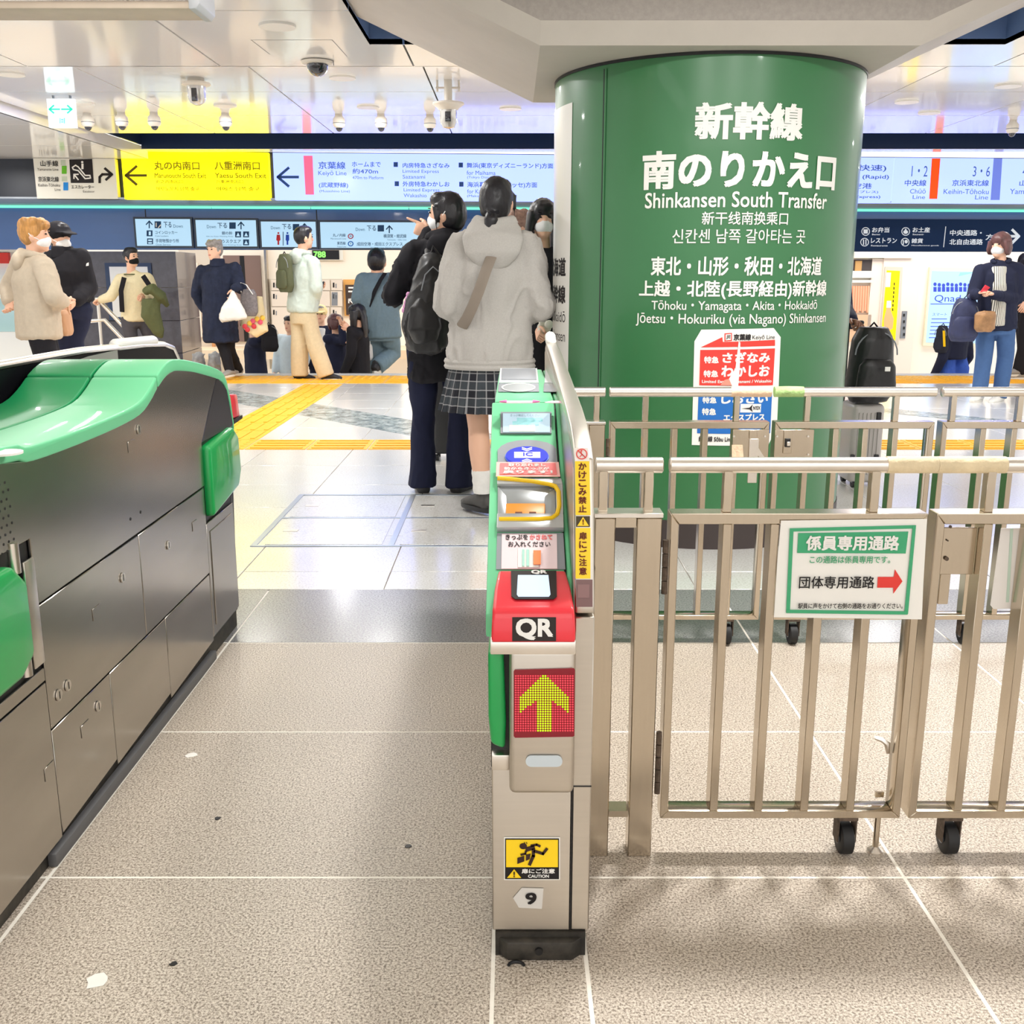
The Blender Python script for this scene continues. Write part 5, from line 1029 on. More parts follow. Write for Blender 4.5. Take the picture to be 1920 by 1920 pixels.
def hand_mb(w, d, side, pose, s, palm_n):
    """palm and five fingers from wrist w along d; side = direction of the thumb edge"""
    mb = MB(); d = d.normalized(); side = (side - d * side.dot(d)).normalized(); n = d.cross(side)
    if n.dot(palm_n) < 0: n = -n
    k = s
    mb.tube([w - d * .02 * k, w, w + d * .03 * k, w + d * .075 * k, w + d * .092 * k], [(.024 * k, .019 * k), (.026 * k, .018 * k), (.036 * k, .018 * k), (.041 * k, .016 * k), (.034 * k, .010 * k)], 12, up=side)
    for i, (o_, L) in enumerate(((.030, .072), (.010, .082), (-.011, .076), (-.030, .060))):
        b = w + d * .082 * k + side * o_ * k; c_ = {'relax': (.25, .6, .7), 'grip': (.9, 1.5, 1.2), 'point': (.02, .05, .05) if i == 0 else (1.3, 1.6, 1.0)}[pose]; a = 0; p = b
        for j, f_ in enumerate((.45, .31, .24)):
            a += c_[j]; q = p + (d * math.cos(a) + n * math.sin(a)) * (L * f_ * k); mb.cap(p, q, (.0095 - .001 * j) * k, (.0088 - .001 * j) * k, 8); p = q
    t0 = w + d * .03 * k + side * .03 * k; t1 = t0 + (d * .7 + side * .55 + n * .35) * .036 * k; t2 = t1 + (d * .9 + side * .1 + n * .45) * .03 * k
    mb.cap(t0, t1, .0125 * k, .0105 * k, 8).cap(t1, t2, .0105 * k, .0085 * k, 8)
    return mb
def person(label, head, Y, H, face, hface=None, o=None, z0=None, X=None, skin=SKIN, top=None, hem=None, bulk=1., sleeve=1., hood=None, legs=None, knee=.075, ankle=.062, shoes=SH_BLK, sole=SOLE, hair=('short', HAIRB), mask=None, hat=None, vox=.013, hands=('relax', 'relax'), group=None, skirt=None, socks=None, open_coat=None, collar=None, wr=.005, slv_to=1., foot=None, thumbs=None, land=None):
    o = o or {}; s = H / 1.7
    if land is not None: s = (at(head[0], head[1], Y).z - land) / 1.585
    fine = vox < .0125
    hface = face if hface is None else hface
    r, f = dirs(face); hr, hf = dirs(hface)
    if X is None:
        hp = at(head[0], head[1], Y); base = Vector((hp.x, Y, (hp.z - 1.585 * s) if z0 is None else z0))
    else: base = Vector((X, Y, z0 or 0)); hp = None
    J = {}
    for k, (x, y, z) in dict(pel=(0, 0, .93), neck=(0, -.01, 1.43), head=(0, .015, 1.585), sL=(-.185, -.01, 1.375), sR=(.185, -.01, 1.375), eL=(-.25, -.02, 1.12), eR=(.25, -.02, 1.12), wL=(-.23, .10, .90), wR=(.23, .10, .90), kL=(-.10, .03, .50), kR=(.10, .03, .50), aL=(-.10, 0, .085), aR=(.10, 0, .085)).items():
        J[k] = base + r * x * s + f * y * s + Z * z * s
    if hp: J['head'] = hp
    for k, v in o.items(): J[k] = at(v[0], v[1], Y + (v[2] if len(v) > 2 else 0))
    lat = (J['sR'] - J['sL']).normalized()
    J['hL'] = J['pel'] - r * .09 * s - Z * .03 * s; J['hR'] = J['pel'] + r * .09 * s - Z * .03 * s
    chest = J['pel'].lerp((J['sL'] + J['sR']) / 2, .72); sm = (J['sL'] + J['sR']) / 2; waist = J['pel'].lerp(sm, .35)
    t = thing('person', label, 'person', (base.x, base.y, base.z), group=group)
    low = J['pel'] - Z * .09 * s
    hd = J['head']; HM = Matrix((hr, hf, Z)).transposed()
    hl = lambda x, y, z: hd + HM @ Vector((x * s, y * s, z * s))
    # one continuous body
    mb = MB().tube([low, J['pel'], waist, chest, sm + Z * .01, J['neck']], [(.14 * s, .10 * s), (.155 * s, .11 * s), (.13 * s, .10 * s), (.15 * s, .11 * s), (.10 * s, .062 * s), (.05 * s, .05 * s)], 16, up=r)
    mb.cap(J['neck'] - Z * .04 * s, hl(0, -.015, -.05), .055 * s, .052 * s, 12)
    mb.ball(hl(0, -.005, .012), .076 * s, .096 * s, .108 * s, HM); mb.ball(hl(0, .02, -.05), .06 * s, .072 * s, .068 * s, HM)
    mb.ball(hl(0, .092, -.015), .013 * s, .018 * s, .024 * s, HM, 8, 6); mb.ball(hl(0, .06, -.092), .03 * s, .03 * s, .022 * s, HM, 10, 6)
    for q in (-1, 1): mb.ball(hl(.076 * q, -.008, -.008), .012 * s, .02 * s, .032 * s, HM, 8, 6)
    for a in 'LR':
        mb.cap(J['s' + a], J['e' + a], .05 * s, .04 * s, 10).cap(J['e' + a], J['w' + a], .04 * s, .027 * s, 10)
        q = s * (.74 if legs else 1)
        mb.cap(J['h' + a], J['k' + a], .078 * q, .056 * q, 12).tube([J['k' + a], J['k' + a].lerp(J['a' + a], .3) - f * .012 * q, J['a' + a]], [.055 * q, .058 * q, .036 * s], 12)
        fd = dirs(foot[0 if a == 'L' else 1])[1] if foot else f
        mb.cap(J['a' + a] - Z * .03 * s - fd * .02 * s, J['a' + a] - Z * .045 * s + fd * .13 * s, .026 * s, .016 * s, 10)
    me = remesh(mb, 'body', vox, 2)
    bm = bmesh.new(); bm.from_mesh(me)
    for i, a in enumerate('LR'):
        d = (J['w' + a] - J['e' + a]).normalized()
        if o.get('d' + a): d = (J['d' + a] - J['w' + a]).normalized()
        sd = thumbs[i] if thumbs and thumbs[i] else (f * .8 + r * (.3 if a == 'L' else -.3) + Z * .3)
        hb_ = hand_mb(J['w' + a], d, Vector(sd), hands[i], s, (r if a == 'L' else -r)); hm = remesh(hb_, 'hand', .0045, 1) if fine and hands[i] != 'relax' else hb_.mesh('hand', True); bm.from_mesh(hm); bpy.data.meshes.remove(hm)
    bm.to_mesh(me); bm.free(); me.polygons.foreach_set('use_smooth', [True] * len(me.polygons))
    add('body', me, skin, t)
    # face
    for q in (-1, 1):
        MB().ball(hl(.031 * q, .083, .012), .012 * s, .008 * s, .006 * s, HM, 10, 6).build('eye', EYEM, t, smooth=True)
        MB().ball(hl(.032 * q, .086, .034), .018 * s, .007 * s, .0035 * s, HM, 8, 5).build('eyebrow', hair[1], t, smooth=True)
    if not mask: MB().ball(hl(0, .089, -.052), .02 * s, .007 * s, .006 * s, HM, 10, 6).build('mouth', LIP, t, smooth=True)
    else:
        mm = MB().ball(hl(0, .034, -.046), .063 * s, .068 * s, .05 * s, HM, 16, 10).ball(hl(0, .075, -.03), .03 * s, .036 * s, .032 * s, HM)
        add('face_mask', remesh(mm, 'face_mask', .009, 3) if vox < .014 else mm.mesh('face_mask', True), mask, t)
        for q in (-1, 1): MB().tube([hl(.06 * q, .04, -.03), hl(.082 * q, -.005, -.005), hl(.084 * q, -.02, .015)], .003 * s, 6).build('mask_loop', mask, t)
    st_, hm_ = hair
    if st_:
        h = MB().ball(hl(0, -.02, .022), .086 * s, .098 * s, .108 * s, HM, 18, 12)
        if st_ != 'bald': h.ball(hl(0, .035, .082), .068 * s, .056 * s, .045 * s, HM)
        if st_ == 'tousled':
            for i in range(16): a = i * 2.4; h.ball(hl(.06 * math.cos(a), -.01 + .07 * math.sin(a), .085 + .02 * math.sin(i * 1.7)), .03 * s, .036 * s, .03 * s, HM, 8, 6)
            h.ball(hl(0, .075, .075), .06 * s, .035 * s, .035 * s, HM)
        if st_ == 'bob':
            h.ball(hl(0, -.02, .03), .098 * s, .108 * s, .112 * s, HM)
            for q in (-1, 1): h.tube([hl(.082 * q, .01, .05), hl(.094 * q, .005, -.03), hl(.088 * q, .01, -.085)], [(.028 * s, .06 * s), (.026 * s, .066 * s), (.016 * s, .05 * s)], 10, up=hr)
            h.tube([hl(0, -.07, .05), hl(0, -.085, -.03), hl(0, -.07, -.09)], [(.08 * s, .03 * s), (.09 * s, .03 * s), (.075 * s, .02 * s)], 12, up=hr); h.ball(hl(0, .075, .06), .066 * s, .03 * s, .04 * s, HM)
        if st_ == 'long':
            h.ball(hl(0, -.015, .028), .096 * s, .105 * s, .112 * s, HM); h.ball(hl(0, .075, .065), .066 * s, .03 * s, .04 * s, HM)
            h.tube([hl(0, -.06, .06), hl(0, -.09, -.05), hl(0, -.10, -.17), hl(0, -.10, -.32)], [(.085 * s, .04 * s), (.098 * s, .04 * s), (.10 * s, .035 * s), (.07 * s, .02 * s)], 14, up=hr)
            for q in (-1, 1): h.tube([hl(.08 * q, .02, .05), hl(.094 * q, .02, -.05), hl(.088 * q, .03, -.18), hl(.085 * q, .04, -.30)], [(.026 * s, .05 * s), (.026 * s, .05 * s), (.026 * s, .04 * s), (.014 * s, .02 * s)], 10, up=hr)
        if st_ in ('tied', 'bun'):
            h.ball(hl(0, -.035, .0), .084 * s, .088 * s, .10 * s, HM)
            if st_ == 'bun': h.tube([hl(0, -.10, -.055), hl(0, -.118, -.08), hl(0, -.115, -.13), hl(0, -.10, -.17)], [(.028 * s, .024 * s), (.038 * s, .03 * s), (.034 * s, .026 * s), (.014 * s, .012 * s)], 12, up=hr)
            for q in (-1, 1): h.tube([hl(.078 * q, .045, .05), hl(.084 * q, .035, -.02), hl(.08 * q, .03, -.085)], [(.008 * s, .016 * s), (.007 * s, .012 * s), (.004 * s, .006 * s)], 8, up=hr)
        add('hair', remesh(h, 'hair', min(vox, .010), 2, .004, 30), hm_, t)
    if hat:
        mb = MB().ball(hl(0, -.012, .05), .098 * s, .112 * s, .092 * s, HM, 18, 10); mb.tube([hl(0, .07, .045), hl(0, .13, .04), hl(0, .18, .028)], [(.085 * s, .014 * s), (.082 * s, .010 * s), (.045 * s, .006 * s)], 14, up=hr)
        add('cap', remesh(mb, 'cap', .011, 2), hat, t)
    # clothing
    if top:
        b = bulk; hz = J['pel'] - Z * .12 * s
        if hem: hz = Vector((J['pel'].x, J['pel'].y, at(960, hem, Y).z))
        mb = MB(); mid = J['pel'] if hz.z < J['pel'].z - .02 else hz + Z * .05
        path = [hz, hz + Z * .02]
        if hz.z < J['pel'].z - .2: path += [hz.lerp(J['pel'], .5)]
        path += [J['pel'].lerp(sm, .12 if hz.z < J['pel'].z else .3), waist.lerp(chest, .3), chest, sm - Z * .035 * s, sm + Z * .03 * s, J['neck'] + Z * .005]
        n_ = len(path) - 6
        rr = [(.165 * s * b, .125 * s * b), (.185 * s * b, .14 * s * b)] + [(.18 * s * b, .138 * s * b)] * (n_ - 2) + [(.176 * s * b, .137 * s * b), (.168 * s * b, .132 * s * b), (.178 * s * b, .135 * s * b), (.17 * s * b, .112 * s * b), (.12 * s, .085 * s), (.068 * s, .066 * s)]
        mb.tube(path, rr, 20, up=lat)
        for a in 'LR':
            wv = J['e' + a].lerp(J['w' + a], slv_to * .96); q = sleeve * s
            mb.cap(J['neck'] - Z * .045 * s, J['s' + a] + Z * .005, .058 * s, .064 * q, 12)
            mb.ball(J['s' + a], .07 * q, .07 * q, .064 * q); mb.cap(J['s' + a], J['e' + a], .072 * q, .064 * q, 12).cap(J['e' + a], wv, .064 * q, .05 * q, 12)
        add('jacket' if open_coat or hem else 'top', remesh(mb, 'top', vox, 3, wr, 9), top, t)
        if open_coat: # shirt front showing between the open sides
            q = MB().tube([J['pel'].lerp(sm, -.02) + f * .085 * s, chest + f * .09 * s, sm + f * .07 * s + Z * .03], [(.085 * s, .085 * s * b), (.085 * s, .085 * s), (.075 * s, .05 * s)], 14, up=lat); add('shirt', remesh(q, 'shirt', vox, 2, .003), open_coat, t)
    if hood:
        q = MB(); nk = J['neck']
        ringp = [nk + lat * (.085 * s * math.sin(R(a))) - f * (.075 * s * math.cos(R(a))) + Z * (.02 - .03 * abs(a) / 150) * s for a in range(-150, 151, 25)]
        q.tube(ringp, [.034 * s - .012 * s * abs(a) / 150 for a in range(-150, 151, 25)], 10)
        if hood == 'big':
            q.tube([nk - f * .06 * s + Z * .01, nk - f * .125 * s - Z * .05 * s, nk - f * .145 * s - Z * .12 * s, nk - f * .13 * s - Z * .185 * s, nk - f * .12 * s - Z * .215 * s], [(.13 * s, .04 * s), (.155 * s, .045 * s), (.14 * s, .042 * s), (.085 * s, .03 * s), (.02 * s, .015 * s)], 18, up=lat)
            q.tube([nk - lat * .10 * s - f * .04 * s + Z * .035 * s, nk - f * .10 * s - Z * .0 * s, nk + lat * .10 * s - f * .04 * s + Z * .035 * s], [.03 * s, .045 * s, .03 * s], 12)
        else: q.ball(nk - f * .10 * s - Z * .05 * s, .11 * s, .05 * s, .075 * s, Matrix((r, f, Z)).transposed())
        add('hood', remesh(q, 'hood', vox * .9, 3, .004, 12), top, t)
    if collar: add('collar', remesh(MB().tube([J['neck'] - Z * .03 * s, J['neck'] + Z * .03 * s, J['neck'] + Z * .07 * s], [.10 * s, .088 * s, .085 * s], 16), 'collar', vox, 2), collar, t)
    if legs:
        q = MB().tube([J['pel'] - Z * .10 * s, J['pel'], J['pel'] + Z * .06 * s], [(.165 * s, .12 * s), (.17 * s, .125 * s), (.15 * s, .115 * s)], 16, up=r)
        for a in 'LR':
            kk_ = J['k' + a]; aa = J['a' + a] - Z * .03 * s
            q.tube([J['h' + a] + Z * .03 * s, J['h' + a].lerp(kk_, .5), kk_, kk_.lerp(aa, .5), aa], [.095 * s, .088 * s, knee * s, (knee + ankle) / 2 * s, ankle * s], 16)
        add('trousers', remesh(q, 'trousers', vox, 3, wr * .55, 8), legs, t)
    for a in 'LR':
        fd = dirs(foot[0 if a == 'L' else 1])[1] if foot else f; fs = Vector((fd.y, -fd.x, 0)); A = J['a' + a]
        q = MB().tube([A - Z * .045 * s - fd * .07 * s, A - Z * .035 * s - fd * .05 * s, A - Z * .03 * s + fd * .03 * s, A - Z * .05 * s + fd * .12 * s, A - Z * .058 * s + fd * .17 * s], [(.025 * s, .02 * s), (.04 * s, .045 * s), (.043 * s, .042 * s), (.046 * s, .028 * s), (.03 * s, .015 * s)], 14, up=fs)
        q.cap(A + Z * .005 * s, A - Z * .03 * s, .04 * s, .042 * s, 12)
        sh_ = add('shoe', remesh(q, 'shoe', .009, 2) if fine else q.mesh('shoe', True), shoes, t)
        mb = MB(); n0 = []
        for i in range(16):
            w = 2 * math.pi * i / 16; n0.append(A - Z * .085 * s + fd * (.052 + .13 * math.cos(w)) * s + fs * ((.047 + .006 * math.cos(w)) * math.sin(w)) * s)
        mb.prism(n0, Z * .026 * s).build('sole', sole, sh_, bevel=.004)
        if socks: MB().tube([A + Z * (.015 + .125 * k / 6) * s for k in range(7)], [(.048 + .003 * (k % 2) + .009 * k / 6) * s for k in range(7)], 16).build('sock', socks, t, smooth=True)
    return t, J, s, r, f, hl
def rbox(c, rx, fy, w, d, h, name, m, par, v=.012, taper=.0, wr=.004):
    """soft rounded box: width along rx, depth along fy"""
    q = MB(); n = 7; pts = []; rs = []
    for i in range(n):
        k = i / (n - 1); e = 1 - max(0, abs(k - .5) - .36) / .14 * .28; pts.append(c + Z * h * (k - .5)); rs.append((w / 2 * e * (1 - taper * k), d / 2 * e * (1 - taper * k * .6)))
    q.tube(pts, rs, 20, up=rx); return add(name, remesh(q, name, v, 2, wr, 10), m, par)
def backpack(label, c, rx, out, w, d, h, m, straps=None, v=.012, group=None, flap=None, rz=0):
    """out = direction away from the wearer's back"""
    b = thing('backpack', label, 'backpack', tuple(c - Z * h / 2), group=group)
    rbox(c, rx, out, w, d, h, 'main_bag', m, b, v, .25)
    rbox(c + out * (d * .42) - Z * h * .16, rx, out, w * .82, d * .4, h * .5, 'front_pocket', m, b, v, .15)
    MB().tube([c + Z * h * .47 - rx * .03, c + Z * (h * .47 + .035), c + Z * h * .47 + rx * .03], .006, 8).build('carry_handle', C_BLK, b, smooth=True)
    MB().tube([c + out * d * .30 + rx * w * .40 * math.cos(R(a)) + Z * (h * .14 + h * .30 * math.sin(R(a))) for a in range(0, 181, 15)], .004, 6).build('zip', GRY, b, smooth=True)
    for p in straps or []: MB().tube(p, [(.024, .007)] * len(p), 8, up=rx).build('strap', m, b, smooth=True)
    return b
# ------------------------------------------------------------------ the two people in front in front
UP = Vector((0, 0, 1))
t, J, s, r, f, hl = person('person in a black hooded coat and wide navy jeans pointing left with a backpack on', (836, 403), 5.66, 1.62, -8, -78,
    dict(neck=(832, 446, 0), sL=(772, 474, -.02), sR=(880, 474, .02), eL=(737, 553, -.06), wL=(806, 437, .20), dL=(738, 409, .22), eR=(889, 560, .08), wR=(850, 590, .26), pel=(822, 640, 0), kL=(794, 775, 0), kR=(861, 775, 0), aL=(793, 903, 0), aR=(861, 903, 0)),
    top=C_BLK, hem=715, bulk=1.02, sleeve=1.02, hood='small', legs=C_DEN, knee=.066, ankle=.086, shoes=SH_BLK, sole=SH_BLK, hair=('tied', HAIRB), mask=C_MASK, vox=.011, hands=('point', 'relax'), wr=.02, foot=(-10, 25), thumbs=(Vector((0, 0, 1)), None))
c = at(808, 563, 5.66 - .23)
rx, out = dirs(-14)[0], -dirs(-14)[1]
PKB = mat('pack_black', (26, 25, 27), .45, noise_s=20, noise_a=.2, bump=.3, bump_s=12)
bp = thing('backpack', 'black backpack worn by the pointing person in the black coat', 'backpack', tuple(at(805, 655, 5.4)))
W_ = lambda px, py, dy=-.22: at(px, py, 5.66 + dy)
q = MB().tube([W_(815, 478, -.20), W_(813, 487), W_(809, 520, -.24), W_(804, 570, -.26), W_(800, 615, -.26), W_(802, 645, -.23), W_(806, 655, -.2)], [(.04, .03), (.065, .05), (.095, .07), (.125, .09), (.135, .10), (.12, .085), (.06, .05)], 22, up=rx)
add('main_bag', remesh(q, 'main_bag', .011, 3, .016, 9), PKB, bp)
q = MB().tube([W_(800, 560, -.33), W_(797, 580, -.345), W_(796, 615, -.35), W_(800, 640, -.32)], [(.05, .02), (.085, .04), (.095, .045), (.06, .03)], 18, up=rx); add('front_pocket', remesh(q, 'front_pocket', .010, 3, .01, 9), PKB, bp)
MB().tube([W_(808, 478, -.22), W_(812, 462, -.22), W_(822, 476, -.22)], .007, 8).build('carry_handle', PKB, bp, smooth=True)
MB().tube([W_(790, 545, -.33), W_(797, 515, -.325), W_(812, 500, -.31), W_(826, 512, -.31)], .0035, 6).build('zip', GRY, bp, smooth=True)
for p_ in ([W_(806, 490, -.17), W_(806, 470, -.12), W_(816, 458, -.05), W_(820, 452, .04)], [W_(838, 490, -.17), W_(850, 470, -.12), W_(858, 460, -.04), W_(862, 455, .04)]): MB().tube(p_, [(.028, .008)] * 4, 8, up=rx).build('strap', PKB, bp, smooth=True)
a = at(766, 560, 5.40)
fr_ = thing('bag_charm', 'pink knotted charm hanging from the side of the black backpack', 'charm', tuple(a - UP * .05))
for k in range(5): MB().ball(a + Vector((-.006 * k, 0, .02 - .02 * k)), .013, .013, .015).build('charm_bead', mat('charm_pink', (222, 160, 205), .6), fr_, smooth=True)
# plaid skirt
def plaid():
    m = bpy.data.materials.new('plaid_wool'); m.use_nodes = True; nt = m.node_tree; N, L = nt.nodes, nt.links; b = N['Principled BSDF']; b.inputs['Roughness'].default_value = .85
    uv = N.new('ShaderNodeUVMap'); sp = N.new('ShaderNodeSeparateXYZ'); L.new(uv.outputs[0], sp.inputs[0])
    def band(src, mul, lo, wd):
        a_ = N.new('ShaderNodeMath'); a_.operation = 'MULTIPLY'; a_.inputs[1].default_value = mul; L.new(src, a_.inputs[0]); fr = N.new('ShaderNodeMath'); fr.operation = 'FRACT'; L.new(a_.outputs[0], fr.inputs[0])
        c_ = N.new('ShaderNodeMath'); c_.operation = 'COMPARE'; c_.inputs[1].default_value = lo; c_.inputs[2].default_value = wd; L.new(fr.outputs[0], c_.inputs[0]); return c_.outputs[0]
    cur = None
    for col_, specs in (((70, 78, 84), (('X', 14, .5, .2), ('Y', 3.2, .5, .2))), ((196, 196, 198), (('X', 14, .24, .035), ('X', 14, .76, .035), ('Y', 3.2, .24, .035), ('Y', 3.2, .76, .035)))):
        for ax, mul, lo, wd in specs:
            k = band(sp.outputs[ax], mul, lo, wd); mx = N.new('ShaderNodeMixRGB'); sc_ = N.new('ShaderNodeMath'); sc_.operation = 'MULTIPLY'; sc_.inputs[1].default_value = .42; L.new(k, sc_.inputs[0]); L.new(sc_.outputs[0], mx.inputs[0])
            mx.inputs[2].default_value = (*srgb(*col_), 1)
            if cur: L.new(cur, mx.inputs[1])
            else: mx.inputs[1].default_value = (*srgb(24, 25, 34), 1)
            cur = mx.outputs[0]
    L.new(cur, b.inputs['Base Color']); return m
def skirt(par, c0, z1, z0, w0, w1, rx, fy, m, pleats=20):
    n, rows = pleats * 6, 8; vs = []; fs = []; uvs = []
    for j in range(rows + 1):
        k = j / rows; z = z1 + (z0 - z1) * k; rr = w0 + (w1 - w0) * k ** .85
        for i in range(n + 1):
            w = 2 * math.pi * i / n; pz = (i % 6) / 6; q = rr * (1 + .11 * k * (pz - .5) * (1 if pz < .84 else -1)); vs.append(tuple(Vector((c0.x, c0.y, z)) + rx * (q * math.cos(w)) + fy * (q * .8 * math.sin(w)))); uvs.append((i / n, k))
    for j in range(rows):
        for i in range(n): a_ = j * (n + 1) + i; fs.append((a_, a_ + 1, a_ + n + 2, a_ + n + 1))
    me = bpy.data.meshes.new('skirt'); me.from_pydata(vs, [], fs); ul = me.uv_layers.new(name='UVMap')
    for p in me.polygons:
        for li in p.loop_indices: ul.data[li].uv = uvs[me.loops[li].vertex_index]
    me.polygons.foreach_set('use_smooth', [True] * len(me.polygons)); me.set_sharp_from_angle(angle=R(35)); return add('skirt', me, m, par)
t, J, s, r, f, hl = person('person in a grey hoodie and plaid pleated skirt seen from behind', (932, 381), 5.08, 1.63, 6, 14,
    dict(neck=(930, 428, 0), sL=(868, 462, 0), sR=(984, 462, 0), eL=(838, 572, -.06), wL=(884, 590, .20), eR=(1012, 572, -.06), wR=(975, 595, .2), pel=(918, 655, 0), kL=(897, 800, 0), kR=(965, 802, 0), aL=(905, 929, 0), aR=(968, 931, 0.05)),
    top=C_GREY, hem=686, bulk=1.24, sleeve=1.22, hood='big', shoes=mat('sneaker_charcoal', (66, 64, 62), .6), sole=SH_BLK, hair=('bun', HAIRB), vox=.011, wr=.022, socks=C_WHT, foot=(-38, 12))
pz = J['pel']
skirt(t, pz + Vector((-.02, 0, 0)), at(900, 672, 5.08).z, at(900, 768, 5.08).z, .165, .235, r, f, plaid())
MB().tube([Vector((pz.x, pz.y, at(900, 690, 5.08).z)) + Vector((0, 0, k * .012)) for k in (0, 1, 2, 3, 4)], [(.222, .168), (.228, .173), (.222, .168), (.228, .173), (.222, .168)], 28, up=r).build('waistband', C_GREY, t, smooth=True)
MB().tube([hl(-.03, -.095, -.045), hl(0, -.128, -.065), hl(.03, -.095, -.045)], .011, 8).build('hair_tie', C_BLK, t, smooth=True)
sb = thing('shoulder_strap', 'taupe crossbody strap running down the back of the grey hoodie', 'strap', tuple(at(880, 590, 4.9)))
MB().tube([at(921, 482, 4.90), at(912, 505, 4.86), at(898, 545, 4.865), at(886, 575, 4.875), at(874, 600, 4.91), at(862, 618, 5.0), at(852, 630, 5.12)], [(.028, .006)] * 7, 8, up=(1, 0, .4)).build('strap_band', mat('strap_taupe', (140, 128, 116), .7), sb, smooth=True)
# people just beyond them
person('person with short ash brown hair mostly hidden beyond the grey hoodie', (976, 428), 7.0, 1.62, 75, 80, z0=0, top=C_BLK, legs=C_BLK, hair=('tousled', HAIRL), vox=.016)
t, J, s, r, f, hl = person('person with long black hair and white mask in black clothes beside the column', (1018, 412), 6.45, 1.60, 185, 172, dict(wR=(1008, 612, -.2), eR=(1002, 560, -.05)), z0=0, top=C_BLK, hem=700, legs=C_BLK, hair=('long', HAIRB), mask=C_MASK, vox=.013, hands=('relax', 'grip'))
fl_ = thing('white_rose', 'single white rose held by the masked person beside the column', 'flower', tuple(at(1018, 625, 6.2)))
c = at(1020, 612, 6.2); PET = mat('petal_white', (238, 232, 220), .6)
for k in range(9): a = k * 2.4; q = .008 + .0028 * k; MB().ball(c + Vector((q * math.cos(a), -.004 * k + .02, q * math.sin(a))), .018 + .001 * k, .007, .02 + .001 * k, Matrix.Rotation(a, 3, 'Y')).build('petal', PET, fl_, smooth=True)
MB().tube([c + Vector((0, .02, 0)), c + Vector((-.05, .05, -.02)), at(1006, 612, 6.28)], .004, 6).build('stem', mat('stem_green', (110, 130, 80), .6), fl_)
sc_ = thing('suitcase', 'black suitcase standing on the pale tiles in front of the pointing person', 'suitcase', (-.40, 6.7, 0))
SCM = mat('case_black', (28, 28, 30), .4); MB().box(-.52, -.28, 6.6, 6.82, .045, .62).build('case_shell', SCM, sc_, bevel=.03, segs=3)
for x in (-.49, -.31):
    for y in (6.63, 6.79): MB().tube([(x - .01, y, .022), (x + .01, y, .022)], .022, 12).build('case_wheel', RUB, sc_)
for x in (-.46, -.34): MB().tube([(x, 6.73, .6), (x, 6.73, .72)], .008, 8).build('handle_tube', STEEL, sc_)
MB().box(-.405, -.395, 6.592, 6.60, .08, .58).build('case_zip', GRY, sc_)
# ------------------------------------------------------------------ far left group
t, J, s, r, f, hl = person('person with blond tousled hair, white mask and beige jacket at the far left', (66, 442), 7.3, 1.63, 70, 82, dict(neck=(62, 478, 0), sL=(42, 492, .16), sR=(82, 500, -.14), eR=(100, 556, -.20), wR=(118, 566, .02), eL=(18, 540, .2), wL=(18, 565, .1), pel=(72, 605, 0)), z0=0, top=C_TAN, hem=636, bulk=1.12, sleeve=1.1, hood='small', legs=C_BLK, hair=('tousled', HAIRBL), mask=C_MASK, vox=.013, wr=.008)
t, J, s, r, f, hl = person('person in black cap, white mask and black padded jacket behind the beige jacket', (112, 447), 8.3, 1.62, 150, 120, dict(neck=(118, 478, 0), sL=(152, 482, 0), sR=(98, 485, 0), eL=(168, 540, .0), wL=(142, 565, -.2), pel=(132, 575, 0), kL=(140, 640, 0), kR=(126, 640, 0)), z0=0, top=C_BLK, hem=566, bulk=1.1, sleeve=1.1, collar=C_BLK, legs=C_NAVY, hair=('short', HAIRB), hat=C_BLK, mask=C_MASK, vox=.013, wr=.008)
MB().prism([at(162, 494, 8.19) + Vector((0, 0, k)) for k in (0,)] + [at(166, 492, 8.19), at(166, 498, 8.19), at(161, 499, 8.19)], (0, .004, 0)).build('sleeve_patch', WPR, t)
letter(Plane(at(103, 437, 8.12), (1, 0, .12), (0, 0, 1)), 'CAP', (102, 431, 122, 436), WPR, t, .02, h=.0, name='cap_stitching') if False else None
tb = thing('tote_bag', 'tan leather bag hanging beside the beige jacket', 'bag', tuple(at(125, 632, 7.6)))
rbox(at(124, 605, 7.6), Vector((1, 0, 0)), Vector((0, 1, 0)), .075, .18, .19, 'bag_body', mat('bag_tan', (196, 150, 112), .5), tb, .01, .15); MB().tube([at(114, 586, 7.6), at(118, 572, 7.6), at(126, 572, 7.6), at(130, 590, 7.6)], .006, 8).build('bag_handle', mat('bag_tan', (196, 150, 112)), tb)
t, J, s, r, f, hl = person('person in cream sweater and black mask leaning on the handrail', (246, 483), 12.75, 1.66, 165, 118, dict(neck=(246, 512, 0), sL=(277, 522, 0), sR=(226, 524, 0), eR=(208, 556, -.1), wR=(190, 562, -.05), eL=(292, 560, 0), wL=(272, 560, -.2), pel=(254, 596, 0), kR=(248, 645, -.12), kL=(288, 645, 0)), top=C_CRM, hem=603, bulk=1.0, sleeve=1.05, legs=C_CHAR, hair=('short', HAIRB), mask=C_MASKB, vox=.014, hands=('grip', 'grip'))
for px in ((233, 520, 227, 545, 229, 585), (268, 517, 280, 535, 284, 550)): MB().tube([at(px[0], px[1], 12.58), at(px[2], px[3], 12.56), at(px[4], px[5], 12.60)], [(.03, .008)] * 3, 8, up=(1, 0, 0)).build('pack_strap', C_BLK, t, smooth=True)
MB().tube([J['neck'] + Vector((.07 * math.cos(R(a)), -.03 + .07 * math.sin(R(a)), -.015)) for a in range(0, 361, 30)], .007, 8).build('neckband', C_OLIVE, t, smooth=True)
oj = thing('jacket', 'olive jacket folded over the arm of the person in the cream sweater', 'jacket', tuple(at(290, 630, 12.45)))
